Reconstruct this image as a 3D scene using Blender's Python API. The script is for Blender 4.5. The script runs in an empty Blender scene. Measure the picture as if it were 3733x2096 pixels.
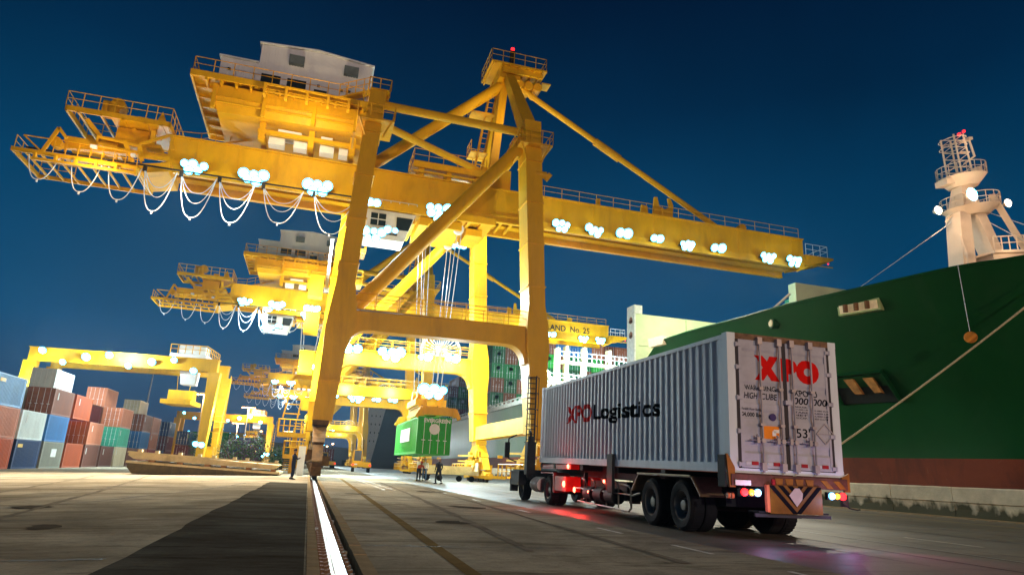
import bpy, bmesh, math, random
from mathutils import Vector, Matrix
random.seed(7)
S = bpy.context.scene
COL = S.collection
R = math.radians

# ---------------------------------------------------------------- camera
yaw, pitch, roll, foc = R(15.93), R(15.385), R(2.822), 2438.85
fw = Vector((math.sin(yaw)*math.cos(pitch), math.cos(yaw)*math.cos(pitch), math.sin(pitch)))
r0 = Vector((math.cos(yaw), -math.sin(yaw), 0)); u0 = r0.cross(fw)
rv = math.cos(roll)*r0 + math.sin(roll)*u0
uv = -math.sin(roll)*r0 + math.cos(roll)*u0
cam = bpy.data.cameras.new('camera'); co = bpy.data.objects.new('camera', cam); COL.objects.link(co)
co.matrix_world = Matrix(((rv.x, uv.x, -fw.x, 0), (rv.y, uv.y, -fw.y, 0), (rv.z, uv.z, -fw.z, 1.0), (0, 0, 0, 1)))
cam.sensor_width = 36; cam.lens = 36*foc/3733; cam.clip_start = .1; cam.clip_end = 6000
S.camera = co

# ---------------------------------------------------------------- night sky
W = bpy.data.worlds.new('World'); S.world = W; W.use_nodes = True
nt = W.node_tree; nt.nodes.clear()
def N(t, **k):
    n = nt.nodes.new(t)
    for a, b in k.items(): setattr(n, a, b)
    return n
out = N('ShaderNodeOutputWorld'); bg = N('ShaderNodeBackground'); tc = N('ShaderNodeTexCoord')
sep = N('ShaderNodeSeparateXYZ'); ramp = N('ShaderNodeValToRGB'); noi = N('ShaderNodeTexNoise'); mx = N('ShaderNodeMix', data_type='RGBA', blend_type='MULTIPLY')
nt.links.new(tc.outputs['Generated'], sep.inputs[0]); nt.links.new(sep.outputs['Z'], ramp.inputs[0])
cr = ramp.color_ramp
stops = [(0.0, (.045, .050, .095)), (.05, (.018, .055, .125)), (.16, (.002, .066, .165)), (.34, (.0006, .047, .122)), (.50, (.0003, .020, .060)), (.64, (.0004, .008, .030)), (1.0, (.0003, .005, .02))]
while len(cr.elements) < len(stops): cr.elements.new(.5)
for e, (p, c) in zip(cr.elements, stops): e.position = p; e.color = (*c, 1)
noi.inputs['Scale'].default_value = 2.2; noi.inputs['Detail'].default_value = 4; noi.inputs['Roughness'].default_value = .55
nt.links.new(tc.outputs['Generated'], noi.inputs['Vector'])
mr = N('ShaderNodeMapRange'); mr.inputs['From Min'].default_value = .3; mr.inputs['From Max'].default_value = .7; mr.inputs['To Min'].default_value = .86; mr.inputs['To Max'].default_value = 1.16
nt.links.new(noi.outputs['Fac'], mr.inputs['Value'])
mx.inputs[0].default_value = 1; nt.links.new(ramp.outputs[0], mx.inputs[6]); nt.links.new(mr.outputs[0], mx.inputs[7])
nt.links.new(mx.outputs[2], bg.inputs['Color']); bg.inputs['Strength'].default_value = 1.0
nt.links.new(bg.outputs[0], out.inputs['Surface'])

# ---------------------------------------------------------------- exposure / sampling
S.view_settings.view_transform = 'Standard'; S.view_settings.look = 'None'; S.view_settings.exposure = 0; S.view_settings.gamma = 1
S.view_settings.use_curve_mapping = False
S.cycles.use_denoising = True
S.cycles.max_bounces = 5; S.cycles.diffuse_bounces = 3; S.cycles.glossy_bounces = 2; S.cycles.volume_bounces = 0; S.cycles.transmission_bounces = 2
S.cycles.sample_clamp_indirect = 4; S.cycles.caustics_reflective = False; S.cycles.caustics_refractive = False
S.cycles.use_light_tree = True

LAMP_COL = (.72, .93, 1.0)
LK = .30
HAZE = .00011
def lamp(kind, loc, energy, col=LAMP_COL, aim=None, size=.3, angle=120, blend=.6, parent=None):
    l = bpy.data.lights.new('lamp_light', kind); l.energy = energy*(1 if parent else LK); l.color = col
    if kind == 'SPOT': l.spot_size = R(angle); l.spot_blend = blend
    if kind in ('SPOT', 'POINT'): l.shadow_soft_size = size
    o = bpy.data.objects.new('lamp_light', l); COL.objects.link(o); o.location = loc
    if aim is not None: o.rotation_euler = (Vector(aim)-Vector(loc)).to_track_quat('-Z', 'Y').to_euler()
    if parent: o.parent = parent
    return o

# ---------------------------------------------------------------- materials
MATS = {}
def mat(name, col, rough=.55, metal=0, var=.18, scale=3, bump=0, bscale=40, dirt=0, dcol=(.05, .035, .02), emit=None, es=0, stretch=(1, 1, 1), spec=.22, coord='Object'):
    if name in MATS: return MATS[name]
    m = bpy.data.materials.new(name); m.use_nodes = True; t = m.node_tree; b = t.nodes['Principled BSDF']
    b.inputs['Roughness'].default_value = rough; b.inputs['Metallic'].default_value = metal
    b.inputs['Specular IOR Level'].default_value = spec
    def n(ty, **k):
        x = t.nodes.new(ty)
        for a, v in k.items(): setattr(x, a, v)
        return x
    if emit:
        b.inputs['Emission Color'].default_value = (*emit, 1); b.inputs['Emission Strength'].default_value = es
    c = n('ShaderNodeTexCoord'); mp = n('ShaderNodeMapping'); mp.inputs['Scale'].default_value = stretch
    t.links.new(c.outputs[coord], mp.inputs[0])
    no = n('ShaderNodeTexNoise'); no.inputs['Scale'].default_value = scale; no.inputs['Detail'].default_value = 6; no.inputs['Roughness'].default_value = .62
    t.links.new(mp.outputs[0], no.inputs['Vector'])
    rp = n('ShaderNodeMapRange'); rp.inputs['From Min'].default_value = .3; rp.inputs['From Max'].default_value = .7
    rp.inputs['To Min'].default_value = 1-var; rp.inputs['To Max'].default_value = 1+var
    t.links.new(no.outputs['Fac'], rp.inputs['Value'])
    mu = n('ShaderNodeMix', data_type='RGBA', blend_type='MULTIPLY'); mu.inputs[0].default_value = 1; mu.inputs[6].default_value = (*col, 1)
    t.links.new(rp.outputs[0], mu.inputs[7]); last = mu.outputs[2]
    if dirt:
        n2 = n('ShaderNodeTexNoise'); n2.inputs['Scale'].default_value = scale*.7; n2.inputs['Detail'].default_value = 9; n2.inputs['Roughness'].default_value = .7; n2.inputs['Distortion'].default_value = .6
        t.links.new(mp.outputs[0], n2.inputs['Vector'])
        r2 = n('ShaderNodeMapRange'); r2.inputs['From Min'].default_value = .52; r2.inputs['From Max'].default_value = .72; r2.inputs['To Max'].default_value = dirt
        t.links.new(n2.outputs['Fac'], r2.inputs['Value'])
        m2 = n('ShaderNodeMix', data_type='RGBA'); t.links.new(r2.outputs[0], m2.inputs[0]); t.links.new(last, m2.inputs[6]); m2.inputs[7].default_value = (*dcol, 1); last = m2.outputs[2]
    t.links.new(last, b.inputs['Base Color'])
    rr = n('ShaderNodeMapRange'); rr.inputs['To Min'].default_value = max(.05, rough-.12); rr.inputs['To Max'].default_value = min(1, rough+.12)
    t.links.new(no.outputs['Fac'], rr.inputs['Value']); t.links.new(rr.outputs[0], b.inputs['Roughness'])
    if bump:
        n3 = n('ShaderNodeTexNoise'); n3.inputs['Scale'].default_value = bscale; n3.inputs['Detail'].default_value = 5; t.links.new(mp.outputs[0], n3.inputs['Vector'])
        bp = n('ShaderNodeBump'); bp.inputs['Strength'].default_value = bump; bp.inputs['Distance'].default_value = .02
        t.links.new(n3.outputs['Fac'], bp.inputs['Height']); t.links.new(bp.outputs[0], b.inputs['Normal'])
    MATS[name] = m; return m

def stain(m, sc, lo, hi, amt, col, stretch, det=8, fine=0):
    t = m.node_tree; b = t.nodes['Principled BSDF']; src = b.inputs['Base Color'].links[0].from_socket
    c = t.nodes.new('ShaderNodeTexCoord'); mp = t.nodes.new('ShaderNodeMapping'); mp.inputs['Scale'].default_value = stretch; t.links.new(c.outputs['Object'], mp.inputs[0])
    no = t.nodes.new('ShaderNodeTexNoise'); no.inputs['Scale'].default_value = sc; no.inputs['Detail'].default_value = det; no.inputs['Roughness'].default_value = .68; no.inputs['Distortion'].default_value = .8; t.links.new(mp.outputs[0], no.inputs['Vector'])
    mr = t.nodes.new('ShaderNodeMapRange'); mr.inputs['From Min'].default_value = lo; mr.inputs['From Max'].default_value = hi; mr.inputs['To Max'].default_value = amt; t.links.new(no.outputs['Fac'], mr.inputs['Value'])
    mi = t.nodes.new('ShaderNodeMix'); mi.data_type = 'RGBA'; t.links.new(mr.outputs[0], mi.inputs[0]); t.links.new(src, mi.inputs[6]); mi.inputs[7].default_value = (*col, 1)
    t.links.new(mi.outputs[2], b.inputs['Base Color'])
def ground_mat(name, base, dark, stain, rough, sc=.35, streak=(1, 1, 1)):
    m = mat(name, base, rough, var=.22, scale=sc, bump=.35, bscale=18, dirt=.55, dcol=dark, stretch=streak)
    return m
yel = mat('crane_yellow_paint', (.77, .40, .005), .55, var=.12, scale=.5, dirt=.35, dcol=(.30, .14, .02), stretch=(1, 1, .35))
yel2 = mat('walkway_yellow_paint', (.74, .37, .009), .5, var=.15, scale=1.2, dirt=.3, dcol=(.25, .12, .02))
white = mat('white_paint', (.78, .78, .76), .5, var=.08, scale=1.5, dirt=.12, dcol=(.4, .38, .33))
house_w = mat('machine_house_cladding', (.84, .82, .80), .5, var=.07, scale=.8, dirt=.15, dcol=(.45, .42, .38), stretch=(1, 1, .3))
glass = mat('dark_glass', (.02, .03, .035), .12, var=.1)
hoodm = mat('grey_hood_metal', (.10, .12, .13), .5)
bogie_brown = mat('brown_bogie_paint', (.13, .065, .015), .7, spec=.12, var=.4, scale=3, dirt=.5, dcol=(.03, .02, .01))  # landside bogies: brown, darker than the yellow waterside ones
darkm = mat('dark_steel', (.030, .026, .022), .75, spec=.1, var=.3, dirt=.3, dcol=(.12, .06, .02))
black = mat('black_rubber', (.012, .012, .013), .85, spec=.1, var=.25, bump=.2)
cablem = mat('pale_cable', (.75, .78, .82), .35)
ropem = mat('steel_rope', (.55, .55, .56), .35, metal=.3)
lens = mat('lamp_lens', (.02, .02, .02), .5, emit=(.10, .62, 1.0), es=5.5)
lens_s = mat('lamp_lens_sodium', (1, .8, .5), .3, emit=(1.0, .55, .22), es=22)
lens_core = mat('lamp_core', (.02, .02, .02), .5, emit=(.09, .72, 1.0), es=36)
redlens = mat('red_lamp_lens', (.8, .03, .02), .3, emit=(1.0, .015, .02), es=4)
redhot = mat('red_lamp_core', (.9, .2, .15), .3, emit=(1.0, .10, .05), es=14)
amber = mat('amber_lamp_lens', (.9, .5, .05), .3, emit=(1.0, .42, .02), es=1.2)
cyanlens = mat('reversing_lamp_lens', (.8, .9, 1), .3, emit=(.12, .62, 1.0), es=1.9)
concrete = mat('quay_concrete', (.37, .315, .225), .95, spec=0, var=.25, scale=.22, bump=.45, bscale=9, dirt=.5, dcol=(.13, .095, .06), stretch=(.55, 1.6, 1))
asphalt = mat('asphalt_patch', (.085, .080, .064), .95, spec=0, var=.4, scale=.5, bump=.5, bscale=14, dirt=.6, dcol=(.035, .034, .03), stretch=(.5, 1.8, 1))
roadm = mat('worn_road_surface', (.13, .11, .075), .5, spec=.15, var=.28, scale=.35, bump=.3, bscale=12, dirt=.6, dcol=(.075, .068, .055), stretch=(.6, 1.4, 1))
kerbm = mat('kerb_concrete', (.26, .19, .11), .9, spec=0, var=.3, scale=2.5, bump=.4, bscale=25, dirt=.4, dcol=(.14, .11, .07))
trenchm = mat('trench_dirt', (.02, .018, .015), .9, var=.5, scale=6, bump=.5)
steelm = mat('polished_rail_steel', (.26, .29, .31), .38, metal=.9, var=.1, scale=6)
rustm = mat('rusty_steel', (.20, .09, .035), .75, var=.35, scale=4, bump=.3)
linem = mat('faded_yellow_line', (.42, .27, .06), .6, var=.35, scale=3, dirt=.8, dcol=(.15, .12, .08))
tapem = mat('tan_band', (.17, .115, .05), .9, spec=0, var=.25, scale=2, dirt=.4, dcol=(.1, .08, .05))
dashm = mat('faded_lane_paint', (.55, .50, .40), .6, var=.3, scale=4, dirt=.6, dcol=(.2, .17, .12))

for g_, k_ in ((concrete, 1), (asphalt, .35), (roadm, .5)):
    stain(g_, .45, .42, .60, .55, (.17*k_, .145*k_, .11*k_), (1, .5, 1)); stain(g_, 2.2, .58, .66, .7, (.045*k_, .038*k_, .03*k_), (.25, 1.8, 1)); stain(g_, 28, .5, .8, .5, (.06*k_, .05*k_, .04*k_), (1, 1, 1), 3)
    stain(g_, .9, .50, .68, .75, (.085*k_, .066*k_, .042*k_), (.35, 1.3, 1)); stain(g_, .16, .48, .62, .6, (.12*k_, .095*k_, .062*k_), (.6, 1, 1)); stain(g_, 7, .55, .75, .5, (.05*k_, .04*k_, .03*k_), (.6, 1.4, 1)); stain(g_, 3.5, .60, .72, .6, (.42*k_, .35*k_, .26*k_), (.4, 1.6, 1))
stain(yel, .35, .55, .75, .55, (.42, .20, .012), (1, 1, .15)); stain(steelm, 2.5, .5, .62, .8, (.10, .07, .05), (1, .25, 1))
stain(yel, 3, .66, .78, .7, (.20, .08, .015), (1, 1, .25))
# ---------------------------------------------------------------- mesh builder
SPLIT = set('splice_flange web_stiffeners boom_cross_ties trolley_way_slats wall_lamps cable_drums house_supports fascia_ribs chassis_crossmember faded_stripes boom_sheave_brackets apex_sheaves stiffeners stacking_feet landing_leg bridge_posts column_opening step_ribs portholes roller_doors rope_sheaves wheels hoist_ropes bridge_braces anchor_flukes pocket_side_plates deck_edge_posts small_lamp_housings trailer_wheels tyres placard_sides mast_stays beacon_post outrigger_posts mast_brackets stepped_frame hoist_motor chassis_gooseneck bogie_machinery house_lamps'.split())
class MB:
    def __init__(s): s.v = []; s.f = []; s.m = []; s.pc = []
    def add(s, vs, fs, m=0):
        o = len(s.v); s.pc.append((o, len(s.f))); s.v += [tuple(v) for v in vs]; s.f += [tuple(i+o for i in f) for f in fs]; s.m += [m]*len(fs); return s
    def box(s, x0, x1, y0, y1, z0, z1, m=0):
        return s.add([(x0, y0, z0), (x1, y0, z0), (x1, y1, z0), (x0, y1, z0), (x0, y0, z1), (x1, y0, z1), (x1, y1, z1), (x0, y1, z1)],
                     [(3, 2, 1, 0), (4, 5, 6, 7), (0, 1, 5, 4), (1, 2, 6, 5), (2, 3, 7, 6), (3, 0, 4, 7)], m)
    def hexa(s, lo, hi, m=0):   # two quads
        return s.add(list(lo)+list(hi), [(3, 2, 1, 0), (4, 5, 6, 7), (0, 1, 5, 4), (1, 2, 6, 5), (2, 3, 7, 6), (3, 0, 4, 7)], m)
    def beam(s, p, q, w, h, up=(0, 0, 1), m=0, w2=None, h2=None):
        p, q = Vector(p), Vector(q); d = (q-p).normalized(); u = Vector(up)
        if abs(d.dot(u)) > .98: u = Vector((0, 1, 0))
        a = d.cross(u).normalized(); b = a.cross(d)
        w2 = w2 or w; h2 = h2 or h
        f = lambda c, w, h: [c-a*w/2-b*h/2, c+a*w/2-b*h/2, c+a*w/2+b*h/2, c-a*w/2+b*h/2]
        return s.add(f(p, w, h)+f(q, w2, h2), [(0, 1, 2, 3), (7, 6, 5, 4), (4, 5, 1, 0), (5, 6, 2, 1), (6, 7, 3, 2), (7, 4, 0, 3)], m)
    def tube(s, p, q, r, n=8, r2=None, m=0):
        p, q = Vector(p), Vector(q); d = (q-p).normalized(); u = Vector((0, 0, 1)) if abs(d.z) < .98 else Vector((0, 1, 0))
        a = d.cross(u).normalized(); b = a.cross(d); r2 = r if r2 is None else r2
        vs = [p+(a*math.cos(t)+b*math.sin(t))*r for t in [2*math.pi*i/n for i in range(n)]]+[q+(a*math.cos(t)+b*math.sin(t))*r2 for t in [2*math.pi*i/n for i in range(n)]]
        return s.add(vs, [(i, (i+1) % n, n+(i+1) % n, n+i) for i in range(n)]+[tuple(range(n))[::-1], tuple(range(n, 2*n))], m)
    def path(s, pts, r, n=6, m=0):
        for a, b in zip(pts, pts[1:]): s.tube(a, b, r, n, m=m)
        return s
    def prism(s, pts, vec, m=0):
        k = len(pts); v = Vector(vec); a = [Vector(p) for p in pts]
        return s.add(a+[p+v for p in a], [tuple(range(k))[::-1], tuple(range(k, 2*k))]+[(i, (i+1) % k, k+(i+1) % k, k+i) for i in range(k)], m)
    def revolve(s, prof, c, axis='x', n=24, m=0):   # prof [(axial, radius)]
        vs = []; c = Vector(c)
        for a, r in prof:
            for i in range(n):
                t = 2*math.pi*i/n
                if axis == 'x': vs.append(c+Vector((a, r*math.cos(t), r*math.sin(t))))
                elif axis == 'y': vs.append(c+Vector((r*math.cos(t), a, r*math.sin(t))))
                else: vs.append(c+Vector((r*math.cos(t), r*math.sin(t), a)))
        fs = []
        for k in range(len(prof)-1):
            for i in range(n): fs.append((k*n+i, k*n+(i+1) % n, (k+1)*n+(i+1) % n, (k+1)*n+i))
        return s.add(vs, fs, m)
    def rail(s, pts, h=1.1, step=1.6, r=.035, mid=True, m=0):
        pts = [Vector(p) for p in pts]; hv = Vector((0, 0, h))
        for a, b in zip(pts, pts[1:]):
            k = max(1, round((b-a).length/step))
            for i in range(k+1):
                c = a.lerp(b, i/k); s.tube(c, c+hv, r, 4, m=m)
            s.tube(a+hv, b+hv, r, 4, m=m)
            if mid: s.tube(a+hv*.52, b+hv*.52, r*.8, 4, m=m)
        return s
    def build(s, name, mt, parent=None, loc=(0, 0, 0), rot=None, smooth=True, **tags):
        if name in SPLIT and len(s.pc) > 1:
            first = None; ends = s.pc[1:]+[(len(s.v), len(s.f))]
            for (v0, f0), (v1, f1) in zip(s.pc, ends):
                q = MB(); q.add(s.v[v0:v1], [tuple(i-v0 for i in f) for f in s.f[f0:f1]]); tg = {k_: x_ for k_, x_ in tags.items() if k_ != 'kind'}
                o = q.build(name+'#', mt, parent, loc, rot, smooth, **tg); first = first or o
            return first
        name = name.rstrip('#')
        me = bpy.data.meshes.new(name); me.from_pydata(s.v, [], s.f); me.update()
        mts = mt if isinstance(mt, (list, tuple)) else [mt]
        for x in mts: me.materials.append(x)
        if len(mts) > 1: me.polygons.foreach_set('material_index', s.m)
        bm = bmesh.new(); bm.from_mesh(me); bmesh.ops.recalc_face_normals(bm, faces=bm.faces); bm.to_mesh(me); bm.free()
        if smooth: me.shade_smooth(); me.set_sharp_from_angle(angle=.55)
        return link(name, me, parent, loc, rot, **tags)
def link(name, data, parent=None, loc=(0, 0, 0), rot=None, **tags):
    o = bpy.data.objects.new(name, data); COL.objects.link(o); o.location = loc
    if rot: o.rotation_euler = rot
    if parent: o.parent = parent
    for k, v in tags.items(): o[k] = v
    return o
def thing(name, label, cat, loc=(0, 0, 0), rot=None, group=None):
    o = link(name, None, None, loc, rot, label=label, category=cat)
    if group: o['group'] = group
    return o
def copy_tree(o, parent=None, skip=()):
    c = o.copy(); COL.objects.link(c)
    if parent: c.parent = parent
    for ch in list(o.children):
        if ch.type == 'LIGHT' or ch.name.split('.')[0] in skip: continue
        copy_tree(ch, c, skip)
    return c
def text_mesh(txt, size, depth=.0, off=0, sx=1, align='LEFT', res=3, shear=0):
    cu = bpy.data.curves.new('lettering', 'FONT'); cu.body = txt; cu.size = size; cu.offset = off; cu.extrude = depth; cu.align_x = align; cu.resolution_u = res; cu.shear = shear
    o = bpy.data.objects.new('tmp', cu); COL.objects.link(o)
    me = bpy.data.meshes.new_from_object(o.evaluated_get(bpy.context.evaluated_depsgraph_get()))
    bpy.data.objects.remove(o); bpy.data.curves.remove(cu)
    if sx != 1: me.transform(Matrix.Scale(sx, 4, (1, 0, 0)))
    return me
def text(txt, size, m, parent, loc, rot, name='lettering', **k):
    me = text_mesh(txt, size, **k); me.materials.clear(); me.materials.append(m)
    return link(name, me, parent, loc, rot)

# ================================================================ GROUND
def tx(x, Y): return x+.0042*(Y-7)
def gz(X):       # drainage fall of the yard towards the container stacks
    if X > -1.6: return 0
    if X > -25: return -.85*((-1.6-X)/23.4)
    return -.85
YS = [-120, -60, -30, -15, 0, 10, 20, 30, 40, 55, 70, 90, 120, 160, 220, 300, 420]
def sheet(name, cols, mt, zo=0, ys=YS, **tags):
    b = MB(); k = len(cols)
    vs = [(tx(x, y) if abs(x) < 30 else x, y, gz(x)+zo) for y in ys for x in cols]
    fs = [(j*k+i, j*k+i+1, (j+1)*k+i+1, (j+1)*k+i) for j in range(len(ys)-1) for i in range(k-1)]
    b.add(vs, fs); return b.build(name, mt, smooth=False, kind='structure', **tags)
sheet('yard_ground', [-900, -300, -120, -60, -40, -25, -18, -12, -7, -3, -1.6, .13], concrete)
sheet('quay_apron', [.80, 2, 4, 6.4], concrete)
sheet('quay_road', [6.4, 9, 12, 16, 20, 24, 28.6], roadm)
# dark asphalt strip with a ragged edge beside the kerb
b = MB(); vs = []; n = 90
for i in range(n):
    Y = -20+i*.62; xl = -1.62+.02*math.sin(i*.43)+.015*math.sin(i*1.3)+random.uniform(-.012, .012)
    vs += [(tx(xl, Y), Y, .005), (tx(.11, Y), Y, .005)]
b.add(vs, [(2*i, 2*i+1, 2*i+3, 2*i+2) for i in range(n-1)]); b.build('asphalt_strip', asphalt, smooth=False, kind='structure')
# crack lines across the yard concrete
crackm = mat('crack_filler', (.03, .028, .022), .8, var=.4)
def crack(pts, w, name='joint_line', mt=None, z=.006):
    b = MB(); vs = []
    P = []
    for a, c in zip(pts, pts[1:]):
        for i in range(12):
            t = i/12; P.append((a[0]+(c[0]-a[0])*t+random.uniform(-.02, .02), a[1]+(c[1]-a[1])*t+random.uniform(-.02, .02)))
    P.append(pts[-1])
    for i, p in enumerate(P):
        q = P[min(i+1, len(P)-1)]; o = P[max(i-1, 0)]; d = Vector((q[0]-o[0], q[1]-o[1])).normalized(); nn = Vector((-d.y, d.x))*w*random.uniform(.5, 1.4)/2
        vs += [(p[0]+nn.x, p[1]+nn.y, gz(p[0]+nn.x)+z), (p[0]-nn.x, p[1]-nn.y, gz(p[0]-nn.x)+z)]
    b.add(vs, [(2*i, 2*i+1, 2*i+3, 2*i+2) for i in range(len(P)-1)]); return b.build(name, mt or crackm, smooth=False, kind='structure')
crack([(-9, 11.5), (-6.2, 14.5), (-4.5, 18), (-3, 26), (-2.4, 33)], .05)
crack([(-30, 31), (-16, 30), (-8, 28.6), (-1.7, 28)], .06)
crack([(-30, 46), (-12, 45), (-1.8, 43)], .08)
for Y in (7.8, 12.6, 19.2, 26.5, 35): crack([(-30, Y+1.2), (-9, Y+.3), (-1.75, Y)], .035)
for X in (-6.5, -13.5): crack([(X, 5), (X+.1, 30), (X+.2, 60)], .04)
for Y in (9.3, 15.2, 22.5, 31, 41): crack([(tx(.82, Y), Y), (2.6, Y+.05), (6.4, Y)], .03)
for X in (8.6, 12.0): crack([(X, 8), (X+.05, 25), (X+.1, 60)], .03)
tyrem = mat('tyre_mark', (.17, .14, .105), .95, spec=0, var=.3, scale=2)
for (x0, y0, x1, y1) in ((3.0, 9, 4.6, 44), (4.7, 8, 6.1, 44), (-4.2, 10, -9.0, 47), (-6.4, 10, -11.6, 46)): crack([(x0, y0), (x0*.6+x1*.4+.15, y0*.6+y1*.4), (x1, y1)], .17, 'tyre_mark', tyrem, .0065)
for (x, y, r_) in ((2.9, 13.5, .35), (4.4, 19, .5), (-5, 16, .45), (-8.5, 22, .6), (1.9, 25, .4), (5.2, 30, .7), (-3.4, 11.5, .3)):
    MB().add([(x+r_*random.uniform(.5, 1.2)*math.cos(k*.52), y+r_*1.3*random.uniform(.5, 1.2)*math.sin(k*.52), gz(x-r_)+.0075+max(0, gz(x)-gz(x-r_))) for k in range(12)], [tuple(range(12))]).build('oil_stain', mat('oil_stain', (.075, .062, .046), .95, spec=0), smooth=False, kind='structure')
# painted band from the crane rail to the far yard
b = MB(); b.add([(1.62, 5, .005), (1.78, 5, .005), (2.60, 49, .005), (2.38, 49, .005)], [(0, 1, 2, 3)]); b.build('painted_band', tapem, smooth=False, kind='structure')
# trench, rails, kerbs
b = MB(); b.add([(tx(.13, y), y, -.13) for y in YS]+[(tx(.80, y), y, -.13) for y in YS], [(i, len(YS)+i, len(YS)+i+1, i+1) for i in range(len(YS)-1)])
b.build('rail_trench', trenchm, smooth=False, kind='structure')
b = MB(); prof = [(-.075, -.13), (-.075, -.11), (-.015, -.085), (-.015, -.035), (-.055, -.02), (-.055, .004), (-.045, .010), (.045, .010), (.055, .004), (.055, -.02), (.015, -.035), (.015, -.085), (.075, -.11), (.075, -.13)]
k = len(prof); ye = [-30, 44, 300]
b.add([(tx(.45, y)+px, y, pz) for y in ye for px, pz in prof], [(j*k+i, j*k+i+1, (j+1)*k+i+1, (j+1)*k+i) for j in range(2) for i in range(k-1)])
b.build('crane_rail', steelm, kind='structure')
for side, x0, w in (('left', .13, .13), ('right', .645, .155)):
    root = link('kerb', None, kind='structure')
    st = MB().box(-w/2+.004, w/2-.004, 0, .462, -.14, .012); me0 = None
    for i in range(95):
        Y = 2.2+i*.47
        o = st.build('kerb_stone', kerbm, root, smooth=False) if me0 is None else link('kerb_stone', me0, root)
        me0 = o.data; o.location = (tx(x0+w/2, Y), Y, random.uniform(-.006, .006)); o.rotation_euler = (random.uniform(-.006, .006), 0, -.0042+random.uniform(-.006, .006))
    b = MB(); b.add([(tx(x0, 46.9), 46.9, .008), (tx(x0+w, 46.9), 46.9, .008), (tx(x0+w, 300), 300, .008), (tx(x0, 300), 300, .008)], [(0, 1, 2, 3)])
    b.build('kerb_far_run', kerbm, root, smooth=False, kind='stuff')
root = link('rail_clips', None, kind='structure'); me0 = None
cl = MB().box(-.05, .05, -.035, .035, -.13, -.075).box(-.015, .015, -.015, .015, -.075, -.045)
for i in range(140):
    for sx in (-1, 1):
        Y = 3+i*.3; o = cl.build('rail_clip', rustm, root, smooth=False) if me0 is None else link('rail_clip', me0, root)
        me0 = o.data; o.location = (tx(.45+sx*.115, Y), Y+random.uniform(-.02, .02), 0)
root = None
for i, (x, y, c) in enumerate([(.30, 12.6, (.7, .68, .6)), (.34, 18, (.6, .5, .3)), (.62, 14.2, (.6, .58, .5)), (.28, 30, (.6, .6, .6)), (.60, 9.4, (.5, .4, .25))]):
    bm = bmesh.new(); bmesh.ops.create_icosphere(bm, subdivisions=2, radius=.045)
    for v in bm.verts: v.co = Vector((v.co.x*1.5, v.co.y*1.2, v.co.z*.6))*(1+random.uniform(-.3, .3))
    me = bpy.data.meshes.new('crumpled_litter'); bm.to_mesh(me); bm.free(); me.materials.append(mat('litter_%d' % i, c, .8))
    link('litter', me, None, (tx(x, y), y, -.10), None, label=['pale crumpled paper in the rail trench, nearest scrap but one', 'tan scrap lying in the trench left of the rail', 'grey crumpled scrap right of the crane rail', 'small pale scrap far along the rail trench', 'brown crumpled scrap in the trench nearest the camera'][i], category='litter', group='litter in the rail trench')
# road markings and grooves
def strip(name, x, w, y0, y1, mt, z=.006, skew=.0042):
    MB().add([(x-w/2+skew*(y0-7), y0, z), (x+w/2+skew*(y0-7), y0, z), (x+w/2+skew*(y1-7), y1, z), (x-w/2+skew*(y1-7), y1, z)], [(0, 1, 2, 3)]).build(name, mt, smooth=False, kind='structure')
for Y in (3.4, 6.2, 9.0, 12.0, 17.5, 23, 29): strip('lane_dash', 5.75, .09, Y, Y+1.15, dashm)
for Y in (4, 10.9, 17.5, 24.5, 31): strip('lane_dash', 13.1, .09, Y, Y+1.9, dashm)
strip('yellow_edge_line', 22.9, .12, 0, 46, linem); strip('yellow_edge_line', 26.0, .08, 0, 46, linem)
for x in (3.3, 3.75): strip('yellow_edge_line', x, .07, 30, 120, linem)
for x, w in ((9.6, .05), (15.4, .09), (17.9, .05), (11.0, .04), (24.2, .05)): strip('rail_groove', x, w, 0, 300, trenchm)
for x in (15.4,): strip('flush_crane_rail', x, .05, 0, 300, steelm, z=.010)
strip('flush_track_rail', 11.08, .03, 0, 60, steelm, z=.010)
strip('flush_track_rail', 17.97, .03, 0, 60, steelm, z=.010)
# tar repair patches on the apron
for (x, y, w, l) in ((9.2, 63, 2.0, 4.0),): MB().add([(x-w/2, y-l/2, .007), (x+w/2, y-l/2, .007), (x+w/2, y+l/2, .007), (x-w/2, y+l/2, .007)], [(0, 1, 2, 3)]).build('tar_patch', crackm, smooth=False, kind='structure')
# quay edge and water
MB().box(28.0, 29.4, -40, 300, -6, -.003).build('quay_edge', concrete, kind='structure')
waterm = mat('harbour_water', (.01, .02, .03), .12, var=.1, bump=.6, bscale=1.5)
MB().add([(28.7, -300, -2.6), (3000, -300, -2.6), (3000, 3000, -2.6), (28.7, 3000, -2.6)], [(0, 1, 2, 3)]).build('water', waterm, smooth=False, kind='structure')
MB().add([(-3000, 300, -1.2), (28.7, 300, -1.2), (28.7, 3000, -1.2), (-3000, 3000, -1.2)], [(0, 1, 2, 3)]).build('far_ground', concrete, smooth=False, kind='structure')

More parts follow.
